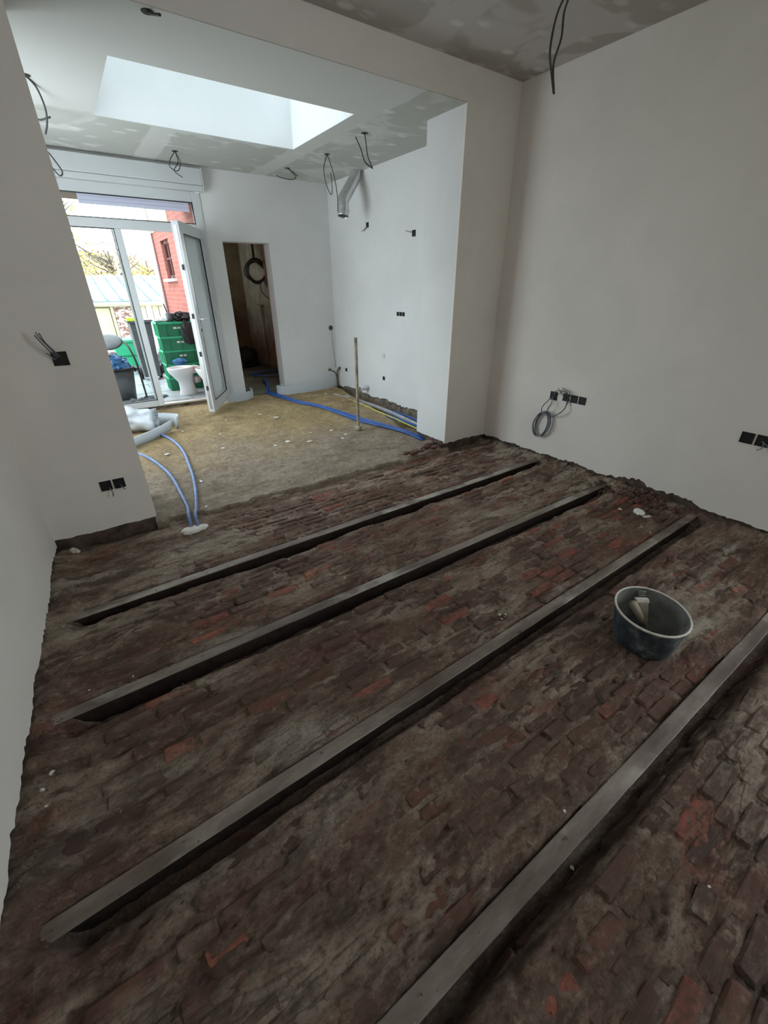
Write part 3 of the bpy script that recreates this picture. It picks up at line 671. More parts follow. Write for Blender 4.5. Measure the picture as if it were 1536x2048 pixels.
for i, (cx_, cyy, rr_) in enumerate(((2.66, 7.42, 0.22), (2.66, 7.42, 0.30), (2.80, 6.83, 0.20))):
    pts = [(cx_+rr_*math.cos(a)*1.0, cyy+rr_*math.sin(a)*0.8, 0.10+0.02*i+0.012*math.sin(a*2+i)) for a in np.linspace(0, 2*PI*0.93, 30)]
    o = MB().tube(pts, 0.012, 7).build('conduit_loop', M_DARKGREY if i != 1 else M_BLUE, smooth=True)
    tag(o, ['dark conduit loop on the annex floor, middle of three', 'blue conduit loop on the annex floor, largest of three', 'dark conduit loop on the annex floor, nearest the doorway'][i], 'conduit', 'conduit loops on the annex floor')
coil = empty('cable_coil', (2.93, 8.1, 1.68), label='thick dark cable coil hanging from the annex ceiling', cat='cable')
cm = MB()
for j in range(6):
    pts = []
    for a in np.linspace(0, 2*PI, 25):
        rr_ = 0.165+0.016*math.sin(j*2.1)+0.010*math.sin(a*3+j); pts.append((2.94+rr_*math.cos(a)+0.008*math.sin(j*3), 8.1+0.02*math.sin(a+j)+0.012*(j-3), 1.69+0.012*math.cos(j*1.7)+rr_*1.0*math.sin(a)))
    cm.tube(pts, 0.011, 6)
rel(cm.build('loops', M_DARKCABLE, smooth=True), coil)
rel(MB().tube([(2.93, 8.1, 1.86), (2.93, 8.1, 2.35)], 0.022, 8).build('hanging_rope', M_DARKCABLE, smooth=True), coil)
rel(MB().tube(spline([(3.0, 8.08, 1.54), (2.97, 8.06, 1.42), (3.03, 8.0, 1.30), (3.068, 7.9, 1.27)]), 0.006, 6).build('loose_end', M_DARKCABLE, smooth=True), coil)
o = MB().tube([(3.03, 8.35, 1.15), (3.03, 8.35, 0.09)], 0.02, 8).tube([(3.02, 8.2, 1.17), (3.03, 8.5, 1.17)], 0.014, 8).build('water_pipe', M_ANNEX_L, smooth=True)
tag(o, 'thin vertical pipe with a tee on the beige annex wall', 'pipe')

# ---------------------------------------------------------------- conduits, trench, stake
def cable(name, pts, r, mat, label, cat='cable', group=None, n=8, res=6, rings=False):
    p = spline(pts, res)
    if rings:      # corrugated hose: alternate radii along an even resampling
        d = [0]
        for a, b in zip(p, p[1:]): d.append(d[-1]+(b-a).length)
        tot = d[-1]; m = int(tot/0.007); q = []; rad = []
        for i in range(m+1):
            s_ = tot*i/m; k = max(0, min(len(p)-2, int(np.searchsorted(d, s_))-1)); t = (s_-d[k])/max(1e-9, d[k+1]-d[k]); q.append(p[k].lerp(p[k+1], t)); rad.append(r if i % 2 else r*0.86)
        o = MB().tube(q, rad, n).build(name, mat, smooth=True)
    else: o = MB().tube(p, r, n).build(name, mat, smooth=True)
    return tag(o, label, cat, group)
def onsand(pts, r): return [(x, y, (z if z is not None else sandz(x, y)+r)) for x, y, z in pts]
cable('conduit_hose', onsand([(0.10, 4.45, None), (0.217, 4.243, None), (0.289, 4.037, None), (0.347, 3.78, None), (0.368, 3.542, None), (0.366, 3.25, None), (0.355, 3.0, None), (0.325, 2.80, 0.085), (0.312, 2.715, 0.045)], 0.0125), 0.0125, M_PALEBLUE,
      'left of two pale blue conduits ending in a white plaster collar', 'conduit', 'blue conduits beside the left wall end', 10, 6, True)
cable('conduit_hose', onsand([(0.42, 4.80, None), (0.494, 4.629, None), (0.549, 4.4, None), (0.57, 4.122, None), (0.546, 3.81, None), (0.515, 3.52, None), (0.47, 3.249, None), (0.405, 2.95, None), (0.368, 2.80, 0.085), (0.352, 2.705, 0.045)], 0.0125), 0.0125, M_PALEBLUE,
      'right of two pale blue conduits, coming from the white foam roll', 'conduit', 'blue conduits beside the left wall end', 10, 6, True)
col_ = MB(); vs = []; n = 34
for i, (rr_, z) in enumerate(((1.0, 0.006), (0.97, 0.028), (0.75, 0.040), (0.4, 0.044), (0.02, 0.045))):
    for k in range(n):
        a = 2*PI*k/n; w = 1+0.09*math.sin(3*a+1)+0.05*math.sin(7*a); vs.append((0.325+0.085*rr_*w*math.cos(a), 2.705+0.035*rr_*w*math.sin(a), z+0.003*math.sin(a*5+i)))
col_.add(vs, [(i*n+k, i*n+(k+1)%n, (i+1)*n+(k+1)%n, (i+1)*n+k) for i in range(4) for k in range(n)])
tag(col_.build('plaster_collar', M_GYPSUM, smooth=True), 'white plaster blob around the two pale blue conduits where they enter the floor', 'plaster')
# blue bundle across the sand from the annex doorway
base = [(2.42, 6.95), (2.35, 6.6), (2.20, 6.20), (2.12, 5.95), (2.139, 5.707), (2.23, 5.208), (2.36, 4.839), (2.41, 4.40), (2.46, 4.054), (2.54, 3.786), (2.62, 3.587), (2.68, 3.42), (2.76, 3.27), (2.90, 3.30)]
BL = ['blue conduit across the kitchen sand from the annex doorway, nearest the camera of three', 'blue conduit across the kitchen sand from the annex doorway, middle one of three', 'blue conduit across the kitchen sand from the annex doorway, the one behind the other two']
for j in range(3):
    pts = []
    for i, (x, y) in enumerate(base):
        dx, dy = (0.036*(j-1)*0.8, 0.036*(j-1)*0.6); w = 0.010*math.sin(i*1.3+j*2)
        z = (sandz(x, y) if 5.85 > y > 3.2 else (0.10 if y >= 5.85 else 0.09))+0.013
        pts.append((x+dx+w, y+dy+w*0.5, z))
    cable('blue_conduit', pts, 0.0115, M_BLUE, BL[j], 'conduit', 'blue conduits from the annex to the trench', 9, 6)
# trench services
def tr(name, pts, r, mat, lab, cat='pipe'): return cable(name, pts, r, mat, lab, cat, 'pipes in the trench along the kitchen wall', 9)
tr('waste_pipe', [(2.93, 5.15, 0.10), (2.99, 4.85, 0.08), (3.02, 4.446, 0.07), (3.00, 4.03, 0.07), (2.95, 3.56, 0.07), (2.90, 3.20, 0.07)], 0.022, M_GREYPIPE, 'thick pale grey pipe lying in the trench along the kitchen wall')
tr('blue_conduit', [(3.10, 4.75, 0.03), (3.06, 4.355, 0.06), (3.10, 4.09, 0.06), (3.07, 3.697, 0.06), (3.0, 3.3, 0.05)], 0.013, M_BLUE, 'blue conduit in the trench, closest to the kitchen wall', 'conduit')
tr('blue_conduit', [(2.90, 4.75, 0.10), (2.87, 4.35, 0.085), (2.90, 3.9, 0.075), (2.915, 3.53, 0.07), (2.87, 3.2, 0.06)], 0.014, M_BLUE, 'blue conduit in the trench in front of the thick grey pipe', 'conduit')
tr('blue_conduit', [(2.84, 4.30, 0.10), (2.85, 4.05, 0.08), (2.93, 3.8, 0.06), (2.97, 3.5, 0.05), (2.92, 3.2, 0.05)], 0.014, M_BLUE, 'blue conduit running beneath the grey pipe in the trench', 'conduit')
tr('thin_grey_pipe', [(2.84, 5.35, 0.115), (2.88, 5.1, 0.11), (2.885, 4.7, 0.105), (2.88, 4.4, 0.10)], 0.009, M_GREYPIPE, 'thin grey pipe at the far end of the trench, half under the sand')
tr('earth_wire', [(2.86, 5.0, 0.11), (2.85, 4.6, 0.11), (2.83, 4.2, 0.11), (2.835, 3.9, 0.10), (2.83, 3.6, 0.09), (2.85, 3.3, 0.07), (2.9, 3.2, 0.05)], 0.007, M_YELLOW, 'yellow and green earth wire running down into the trench', 'cable')
# wooden stake
st = empty('wooden_stake', (2.274, 3.757, 0.105), label='upright weathered wooden batten with a slotted top standing on the kitchen sand', cat='batten')
mt = Matrix.Rotation(0.5, 4, 'Z')
sm_ = MB()
def sbx(a, b): sm_.box(a, b, mt)
sbx((-0.018, -0.009, 0.02), (0.018, 0.009, 0.80)); sbx((-0.018, -0.009, 0.80), (-0.008, 0.009, 0.88)); sbx((0.008, -0.009, 0.80), (0.018, 0.009, 0.88)); sbx((-0.018, -0.009, 0.88), (0.018, 0.009, 0.91))
sm_.build('batten', M_WOOD, st, bevel=0.003)
MB().box((-0.035, -0.03, 0.0), (0.032, 0.03, 0.03), mt).build('foot_block', M_WOOD, st, bevel=0.004)
cap = MB().lathe([(0.02, -0.035), (0.032, -0.03), (0.034, 0.03), (0.02, 0.035)], 16, Matrix.Translation((3.19-0.05, 5.0, 0.22)) @ Matrix.Rotation(PI/2, 4, 'Y') @ Matrix.Diagonal((1,1,2,1)))
o = cap.build('pipe_stub', M_PVC, smooth=True); tag(o, 'short white pipe stub sticking out low on the kitchen wall behind the batten', 'pipe')
# foam edge strips at the foot of the back wall
def strip(path, z1, name, lab, th=0.008):
    P = spline([(x, y, 0) for x, y in path], 6); vs = []
    for i, p in enumerate(P):
        t = (P[min(i+1, len(P)-1)]-P[max(i-1, 0)]).normalized(); nn = Vector((-t.y, t.x, 0))
        zb = sandz(p.x, min(p.y, 5.88))-0.01; zt = z1 + 0.004*math.sin(i*0.9)
        for d in (0, th):
            q = p+nn*d; vs += [(q.x, q.y, zb), (q.x, q.y, zt)]
    n = len(P); fs = []
    for i in range(n-1):
        a = i*4; b = a+4; fs += [(a, b, b+1, a+1), (a+2, a+3, b+3, b+2), (a+1, b+1, b+3, a+3)]
    fs += [(0, 1, 3, 2), ((n-1)*4, (n-1)*4+2, (n-1)*4+3, (n-1)*4+1)]
    o = MB().add(vs, fs).build(name, M_FOAM, smooth=False); tag(o, lab, 'foam strip', 'foam edge strips along the back wall'); return o
strip([(1.40, 5.80), (1.52, 5.71), (1.70, 5.72), (1.80, 5.78), (1.87, 5.88), (1.88, 6.0)], 0.21, 'foam_strip', 'white foam edge strip curling into the annex doorway beside the open glazed leaf')
strip([(2.33, 5.862), (2.25, 5.85), (2.18, 5.78), (2.27, 5.70), (2.5, 5.67), (2.8, 5.70), (3.0, 5.75), (3.15, 5.80)], 0.225, 'foam_strip', 'long white foam edge strip along the back wall right of the annex doorway')
# loose foam roll beside the left wall end
fr = empty('foam_roll', (0.38, 4.97, 0.11), label='loosely rolled white foam sheet lying on the sand beside the left wall end', cat='foam roll')
def sheet(c, axis, rad0, rad1, turns, length, th, squash=1.0, start=0):
    A = Vector(axis).normalized(); U = Vector((0, 0, 1)); V = A.cross(U).normalized(); U = V.cross(A); n = int(40*turns); vs = []
    for i in range(n+1):
        a = start+2*PI*turns*i/n; r = rad0+(rad1-rad0)*i/n
        for rr_ in (r, r-th):
            d = V*math.cos(a)*rr_ + U*math.sin(a)*rr_*squash
            for s_ in (-0.5, 0.5): vs.append(Vector(c)+d+A*length*s_)
    fs = []
    for i in range(n):
        a = i*4; b = a+4; fs += [(a, a+1, b+1, b), (a+2, b+2, b+3, a+3), (a, b, b+2, a+2), (a+1, a+3, b+3, b+1)]
    fs += [(0, 2, 3, 1), (n*4, n*4+1, n*4+3, n*4+2)]
    return MB().add(vs, fs)
fo = rel(sheet((0.30, 5.04, 0.245), (0.93, -0.36, -0.06), 0.03, 0.150, 3.1, 0.46, 0.006, 0.95, 0.5).build('outer_wrap', M_FOAM, smooth=True), fr)
bmf = bmesh.new(); bmf.from_mesh(fo.data)
bmesh.ops.subdivide_edges(bmf, edges=[e_ for e_ in bmf.edges if e_.calc_length() > 0.3], cuts=10, use_grid_fill=True)
for v_ in bmf.verts:
    a_ = float(fbm(np.array([v_.co.x*3+v_.co.z*2]), np.array([v_.co.y*3-v_.co.z*3]), 3.2, 3, 2))-0.5
    b_2 = float(fbm(np.array([v_.co.x*5]), np.array([v_.co.z*5+v_.co.y]), 3.0, 3, 5))-0.5
    v_.co += Vector((0.05*a_, 0.10*b_2, 0.10*a_ if v_.co.z > 0.15 else 0.03*abs(a_)))
bmf.to_mesh(fo.data); bmf.free()
fo.data.polygons.foreach_set('use_smooth', [True]*len(fo.data.polygons))
def ribbon(path, w, th, name, parent, tilt=0.0):
    P = spline(path, 6); vs = []
    for i, p in enumerate(P):
        t = (P[min(i+1, len(P)-1)]-P[max(i-1, 0)]).normalized(); sd = t.cross(Vector((0,0,1))).normalized(); up_ = sd.cross(t)
        wv = (sd*math.sin(tilt)+up_*math.cos(tilt))*w; nv = (sd*math.cos(tilt)-up_*math.sin(tilt))*th
        vs += [p, p+wv, p+nv, p+nv+wv]
    n = len(P); fs = []
    for i in range(n-1):
        a = i*4; b = a+4; fs += [(a, b, b+1, a+1), (a+2, a+3, b+3, b+2), (a+1, b+1, b+3, a+3), (a, a+2, b+2, b)]
    fs += [(0, 1, 3, 2), ((n-1)*4, (n-1)*4+2, (n-1)*4+3, (n-1)*4+1)]
    return rel(MB().add(vs, fs).build(name, M_FOAM, smooth=True), parent)
ribbon([(0.10, 4.40, 0.10), (0.25, 4.52, 0.10), (0.42, 4.64, 0.11), (0.60, 4.80, 0.13)], 0.12, 0.006, 'loose_flap', fr, 0.35)
ribbon([(0.50, 5.16, 0.11), (0.60, 5.10, 0.11), (0.70, 4.98, 0.11), (0.66, 4.86, 0.11)], 0.13, 0.006, 'curled_end', fr, -0.2)

# ---------------------------------------------------------------- aluminium duct
dpth = spline([(3.13, 5.06, 2.62), (3.11, 5.04, 2.53), (3.02, 5.0, 2.43), (2.95, 4.96, 2.36), (2.885, 4.93, 2.29), (2.87, 4.91, 2.20), (2.86, 4.90, 2.14)], 6)
DL = empty('air_duct', (3.13, 5.06, 2.6), label='bent aluminium air duct hanging open-ended from the kitchen ceiling', cat='duct')
q = []; rad = []
for i, p in enumerate(dpth):
    q.append(p); rad.append(0.062*(1+0.02*(i % 2)))
dm = MB(); dm.tube(q, rad, 22, cap=False)
rel(dm.build('duct_hose', M_ALU, smooth=True), DL).modifiers.new('solid', 'SOLIDIFY').thickness = 0.003
rel(MB().tube([dpth[-7], dpth[-6]], 0.066, 22, cap=False).build('clamp_band', M_ALU, smooth=True), DL)

# ---------------------------------------------------------------- cables from the ceilings
def ceil_cable(lab, strands, hole, r=0.0045, mat=M_DARKCABLE):
    e = empty('ceiling_cable', hole, label=lab, cat='cable', group='electric cables hanging from the ceilings')
    hz = hole[2]
    rel(MB().lathe([(0.0, hz-0.003), (0.028, hz-0.003), (0.03, hz)], 14, Matrix.Translation((hole[0], hole[1], 0))).build('cable_hole', M_BLACK), e)
    for s_ in strands:
        rel(MB().tube(spline(s_, 6), r, 6).build('strand', mat, smooth=True), e)
ZK = ZB
ceil_cable('two-strand cable hanging from the front ceiling near the upper right', [[(2.60, 2.05, ZC), (2.585, 2.10, 2.72), (2.565, 2.1, 2.58), (2.60, 2.1, 2.50), (2.645, 2.1, 2.42)], [(2.62, 2.05, ZC), (2.64, 2.10, 2.74), (2.645, 2.1, 2.64), (2.61, 2.1, 2.53), (2.65, 2.1, 2.415)]][::1], (2.61, 2.05, ZC), 0.006)
ceil_cable('short dark cable end poking down from the kitchen ceiling edge at the top left', [[(0.72, 2.99, ZK), (0.728, 2.94, 2.578), (0.742, 2.86, 2.552)]], (0.72, 2.99, ZK), 0.006)
ceil_cable('small looped cable under the kitchen ceiling above the garden door', [[(1.309, 5.386, ZK), (1.25, 5.386, 2.53), (1.235, 5.386, 2.475), (1.30, 5.386, 2.45), (1.34, 5.386, 2.52), (1.309, 5.386, ZK)], [(1.309, 5.386, ZK), (1.32, 5.386, 2.52), (1.27, 5.386, 2.45), (1.33, 5.37, 2.40)]], (1.309, 5.386, ZK), 0.004)
ceil_cable('hook-shaped cable under the kitchen ceiling, between the skylight and the back wall', [[(2.467, 5.399, ZK), (2.52, 5.4, 2.57), (2.56, 5.4, 2.53), (2.50, 5.4, 2.505), (2.38, 5.4, 2.51), (2.33, 5.4, 2.53)], [(2.467, 5.399, ZK), (2.53, 5.38, 2.565), (2.575, 5.38, 2.54)]], (2.467, 5.399, ZK), 0.004)
ceil_cable('long drooping cable loop hanging in front of the aluminium duct', [[(2.567, 4.666, ZK), (2.52, 4.66, 2.49), (2.53, 4.66, 2.38), (2.575, 4.66, 2.29), (2.60, 4.66, 2.30), (2.60, 4.66, 2.42), (2.59, 4.66, 2.46)], [(2.567, 4.666, ZK), (2.61, 4.66, 2.50), (2.645, 4.66, 2.38), (2.66, 4.66, 2.25), (2.655, 4.66, 2.14)]], (2.567, 4.666, ZK), 0.004)
ceil_cable('forked cable hanging from the kitchen ceiling left of the duct, nearest the opening', [[(2.53, 3.919, ZK), (2.545, 3.92, 2.53), (2.56, 3.92, 2.45), (2.61, 3.92, 2.37)], [(2.44, 3.92, 2.565), (2.49, 3.92, 2.49), (2.53, 3.92, 2.41), (2.60, 3.92, 2.375)]], (2.53, 3.919, ZK), 0.0045)
ceil_cable('cable curving down beside the left wall end, far left of the kitchen ceiling', [[(0.21, 4.15, ZK), (0.26, 4.3, 2.59), (0.285, 4.45, 2.53), (0.275, 4.55, 2.47), (0.25, 4.6, 2.42)]], (0.21, 4.15, ZK), 0.006)
ceil_cable('small cable end under the kitchen ceiling beside the left wall end', [[(0.20, 4.85, ZK), (0.24, 4.75, 2.53), (0.31, 4.62, 2.525)]], (0.20, 4.85, ZK), 0.006)
ceil_cable('cable loop hanging in front of the shutter box at the far left', [[(0.16, 4.6, ZK), (0.19, 4.6, 2.40), (0.25, 4.6, 2.29), (0.285, 4.6, 2.215), (0.265, 4.6, 2.185), (0.235, 4.6, 2.22), (0.19, 4.6, 2.32)]], (0.16, 4.6, ZK), 0.005)

# ---------------------------------------------------------------- wall boxes
def sock(c, axis, lab, n=1, size=0.062, gap=0.012, cat='socket box', group=None, wires=()):
    """flush boxes in a wall; axis = 'x' faces -x, 'y' faces -y; c is the first box centre, the row runs on from it"""
    e = empty('socket_box', c, label=lab, cat=cat, group=group)
    for i in range(n):
        h = size/2; o = i*(size+gap)
        def P(a, b, d0, d1):     # a along the row, b up, d out of the wall
            if axis == 'x': lo = (c[0]-d1, c[1]-o+a[0], c[2]+b[0]); hi = (c[0]-d0, c[1]-o+a[1], c[2]+b[1])
            else: lo = (c[0]+o+a[0], c[1]-d1, c[2]+b[0]); hi = (c[0]+o+a[1], c[1]-d0, c[2]+b[1])
            return lo, hi
        r_ = MB()
        for a, b in (((-h, -h+0.006), (-h, h)), ((h-0.006, h), (-h, h)), ((-h, h), (-h, -h+0.006)), ((-h, h), (h-0.006, h))):
            r_.box(*P(a, b, -0.002, 0.005))
        rel(r_.build('box_rim', M_BLACK), e)
        rel(MB().box(*P((-h, h), (-h, h), -0.002, 0.002)).build('box_back', M_BLACK), e)
    for w in wires: rel(MB().tube(spline(w, 5), 0.0035, 6).build('wire', M_GREYCABLE, smooth=True), e)
    return e
X0 = XR
sock((X0, 2.187, 0.605), 'x', 'single black socket box on the right wall, left of the triple one with coiled cable', 1, 0.07)
sock((X0, 2.065, 0.612), 'x', 'triple black socket box on the right wall beside the coiled grey cable', 3, 0.062, 0.012, wires=[
    [(X0-0.003, 2.065, 0.62), (X0-0.04, 2.04, 0.66), (X0-0.03, 2.09, 0.665), (X0-0.02, 2.12, 0.64)],
    [(X0-0.003, 2.05, 0.62), (X0-0.05, 2.00, 0.64), (X0-0.04, 2.03, 0.67), (X0-0.03, 2.10, 0.69)],
    [(X0-0.003, 2.07, 0.60), (X0-0.05, 2.10, 0.66), (X0-0.03, 2.14, 0.68)]])
sock((X0, 0.778, 0.603), 'x', 'double black socket box on the right wall at the right edge of the photo', 2, 0.068, 0.012, wires=[
    [(X0-0.003, 0.69, 0.60), (X0-0.04, 0.68, 0.57), (X0-0.05, 0.70, 0.555)], [(X0-0.003, 0.70, 0.60), (X0-0.04, 0.655, 0.585), (X0-0.05, 0.64, 0.56)]])
cc = empty('coiled_cable', (X0-0.03, 2.24, 0.35), label='grey electric cable coiled in hanging loops below the right wall boxes', cat='cable')
lp = MB()
for j in range(6):
    pts = [(X0-0.015-0.007*j, 2.238+0.006*math.sin(j*2.6)+(0.076+0.011*math.sin(j*2))*math.cos(a)-0.03*math.sin(a)*0.6, 0.345+(0.112+0.006*math.cos(j*2.3))*math.sin(a)) for a in np.linspace(0, 2*PI, 29)]
    lp.tube(pts, 0.0042, 6)
rel(lp.build('loops', M_GREYCABLE, smooth=True), cc)
tl = MB()
for s_ in ([(X0-0.004, 2.187, 0.60), (X0-0.05, 2.20, 0.57), (X0-0.05, 2.25, 0.50), (X0-0.03, 2.26, 0.44)],
           [(X0-0.004, 2.19, 0.60), (X0-0.06, 2.16, 0.55), (X0-0.05, 2.19, 0.48), (X0-0.03, 2.16, 0.42)],
           [(X0-0.03, 2.17, 0.43), (X0-0.05, 2.10, 0.46), (X0-0.05, 2.03, 0.53), (X0-0.004, 2.05, 0.60)],
           [(X0-0.03, 2.18, 0.44), (X0-0.05, 2.12, 0.45), (X0-0.06, 2.04, 0.51), (X0-0.004, 2.03, 0.60)],
           [(X0-0.004, 2.18, 0.61), (X0-0.06, 2.14, 0.66), (X0-0.05, 2.06, 0.67), (X0-0.004, 2.04, 0.62)],
           [(X0-0.03, 2.25, 0.45), (X0-0.05, 2.20, 0.47), (X0-0.04, 2.16, 0.45), (X0-0.03, 2.14, 0.43)]):
    tl.tube(spline(s_, 5), 0.0042, 6)
rel(tl.build('tails', M_GREYCABLE, smooth=True), cc)
sock((-0.078, YB, 1.115), 'y', 'black box with thick cables sticking out, high on the left wall end', 1, 0.07, wires=[
    [(-0.085, YB-0.003, 1.125), (-0.10, YB-0.04, 1.165), (-0.125, YB-0.07, 1.215), (-0.14, YB-0.07, 1.255)],
    [(-0.078, YB-0.003, 1.125), (-0.092, YB-0.045, 1.16), (-0.115, YB-0.07, 1.205), (-0.127, YB-0.07, 1.25)],
    [(-0.092, YB-0.003, 1.12), (-0.107, YB-0.04, 1.155), (-0.13, YB-0.065, 1.20), (-0.148, YB-0.06, 1.24)],
    [(-0.10, YB-0.003, 1.11), (-0.12, YB-0.03, 1.14), (-0.13, YB-0.03, 1.15)]])
sock((-0.073, YB, 0.362), 'y', 'double black socket box low on the left wall end', 2, 0.062, 0.010, wires=[
    [(-0.06, YB-0.003, 0.35), (-0.05, YB-0.03, 0.32), (-0.055, YB-0.03, 0.295)], [(0.0, YB-0.003, 0.35), (0.015, YB-0.03, 0.335), (0.02, YB-0.03, 0.325)]])
sock((XK, 4.942, 2.085), 'x', 'small black box with thin wires high on the kitchen side wall, below the duct', 1, 0.05, wires=[[(XK-0.003, 4.95, 2.07), (XK-0.05, 5.0, 2.02)], [(XK-0.003, 4.94, 2.07), (XK-0.05, 4.95, 2.02)]])
sock((XK, 4.063, 1.935), 'x', 'small black box with cable stubs high on the kitchen side wall, beside the jamb', 1, 0.055, wires=[[(XK-0.003, 4.07, 1.94), (XK-0.06, 4.13, 1.96)], [(XK-0.003, 4.05, 1.93), (XK-0.03, 4.03, 1.90)]])
sock((XK, 4.325, 1.170), 'x', 'triple black socket box at worktop height on the kitchen side wall', 3, 0.042, 0.012)
sock((XK, 4.616, 0.398), 'x', 'small black box low on the kitchen side wall, right of the batten', 1, 0.045)
sock((XK, 5.585, 0.373), 'x', 'small black box low on the kitchen side wall near the far corner', 1, 0.045)
o = MB().lathe([(0.0, 0.004), (0.03, 0.004), (0.032, 0.0)], 14, Matrix.Translation((XK-0.001, 4.614, 0.676)) @ Matrix.Rotation(-PI/2, 4, 'Y')).build('filled_hole', M_PVC)
tag(o, 'round plastered hole on the kitchen side wall above the low box', 'hole')
o = MB().lathe([(0.0, 0.006), (0.032, 0.006), (0.034, 0.0)], 16, Matrix.Translation((3.14, YK-0.001, 0.925)) @ Matrix.Rotation(PI/2, 4, 'X')).build('round_box', M_DARKGREY)
tag(o, 'round grey box on the back wall near the right corner', 'wall box')
cable('filled_chase', [(3.145, YK-0.003, 0.90), (3.155, YK-0.003, 0.7), (3.175, YK-0.003, 0.50), (3.185, YK-0.003, 0.37)], 0.0045, M_GREYPIPE, 'thin chased line running down from the round box near the corner', 'cable')
wt = empty('water_tap_pipes', (3.12, 5.80, 0.3), label='pair of capped water pipes with valves in the far corner of the kitchen', cat='pipe')
for a in ([(3.16, 5.80, 0.12), (3.155, 5.80, 0.25), (3.12, 5.79, 0.32), (3.02, 5.76, 0.37)], [(3.175, 5.80, 0.12), (3.17, 5.80, 0.28), (3.165, 5.79, 0.33), (3.185, 5.76, 0.375)]):
    rel(MB().tube(spline(a, 5), 0.011, 8).build('pipe', M_STONE, smooth=True), wt)
    rel(MB().lathe([(0.0, -0.022), (0.017, -0.02), (0.017, 0.02), (0, 0.022)], 10, Matrix.Translation(a[-1]) @ Matrix.Rotation(PI/3, 4, 'Y')).build('valve', M_STONE), wt)

# ---------------------------------------------------------------- mortar bucket with tools
bx_, by_ = 1.782, 0.490; bz = hgt(bx_, by_)+0.004
bk = empty('mortar_bucket', (bx_, by_, bz), label='round dark rubber mortar bucket with a pale dried rim, on the brick floor', cat='bucket'); bk.scale = (1, 1, 1.07)
RM = Matrix.Rotation(math.radians(41), 4, 'Z')
out = [(0.0, 0.0), (0.118, 0.0), (0.126, 0.008), (0.137, 0.06), (0.146, 0.12), (0.152, 0.160)]
inn = [(0.147, 0.160), (0.140, 0.12), (0.131, 0.06), (0.120, 0.014), (0.0, 0.012)]
MB().lathe(out, 48, RM, 1.07, 0.95).build('shell', M_BUCKET, bk, smooth=True)
MB().lathe(inn, 48, RM, 1.07, 0.95).build('inner_wall', M_BUCKET_IN, bk, smooth=True)
tag(MB().lathe([(0.149, 0.159), (0.155, 0.156), (0.157, 0.161), (0.154, 0.165), (0.150, 0.165), (0.148, 0.161)], 48, RM, 1.07, 0.95).build('rim', M_WHITE, bk, smooth=True), 'pale mortar-crusted rim')
lg = MB().box((-0.016, -0.006, 0.125), (0.016, 0.0, 0.165), Matrix.Translation((0.098, 0.092, 0)) @ Matrix.Rotation(math.radians(-47), 4, 'Z'))
lg.tube([Vector((0.088+0.012*math.cos(a), 0.082-0.008*math.cos(a), 0.137+0.011*math.sin(a))) for a in np.linspace(0, 2*PI, 13)], 0.003, 6, cap=False)
lg.build('handle_lug', M_BUCKET_IN, bk)
# dried mortar cake in the bottom
blob(MB(), (0.01, 0.0, 0.012), 0.105, 8, 22, 8, (1, 1, 0.22), 0.25, 0).build('mortar_residue', M_BUCKET_IN, bk, smooth=True)
tw = empty('trowel', (bx_, by_+0.05, bz+0.02), label='mortar-crusted trowel handle with rounded top leaning in the bucket', cat='trowel')
p0, p1 = Vector((1.835, 0.515, bz+0.045)), Vector((1.795, 0.580, bz+0.150)); d = p1-p0
rel(MB().tube([p0, p0+d*0.15, p0+d*0.6, p0+d*0.9, p0+d*0.98, p1], [0.011, 0.013, 0.017, 0.019, 0.015, 0.006], 12).build('handle', M_WOOD, smooth=True), tw)
sdv = d.cross(Vector((0,0,1))).normalized(); nv = sdv.cross(d).normalized()
b0 = p0 - d*0.05; b1 = p0 - d.normalized()*0.03 - Vector((0,0.03,0)); 
bl = [b0+sdv*0.03, b0-sdv*0.03, b1+Vector((0.0,-0.05,-0.004))-sdv*0.022, b1+Vector((0.0,-0.05,-0.004))+sdv*0.022]
rel(MB().add(bl+[p+nv*0.003 for p in bl], [(0,1,2,3),(4,7,6,5),(0,4,5,1),(1,5,6,2),(2,6,7,3),(3,7,4,0)]).build('blade', M_BUCKET_IN), tw)
wd = empty('brush', (1.87, 0.55, bz+0.02), label='wedge-shaped mortar brush with a flared head leaning in the bucket beside the trowel', cat='brush')
q0, q1 = Vector((1.868, 0.520, bz+0.025)), Vector((1.852, 0.566, bz+0.155)); dd_ = q1-q0; sv = Vector((0.80, -0.60, 0)); nv = Vector((-0.6, -0.8, 0.25)).normalized()
def taper(a, b, w0, w1, t): 
    vs = [a-sv*w0-nv*t, a+sv*w0-nv*t, a+sv*w0+nv*t, a-sv*w0+nv*t, b-sv*w1-nv*t, b+sv*w1-nv*t, b+sv*w1+nv*t, b-sv*w1+nv*t]
    return MB().add(vs, [(0,3,2,1),(4,5,6,7),(0,1,5,4),(1,2,6,5),(2,3,7,6),(3,0,4,7)])
rel(taper(q0, q0+dd_*0.85, 0.008, 0.026, 0.008).build('handle', M_WOOD, bevel=0.003), wd)
rel(taper(q0+dd_*0.85, q1, 0.029, 0.029, 0.011).build('head', M_WHITE, bevel=0.003), wd)

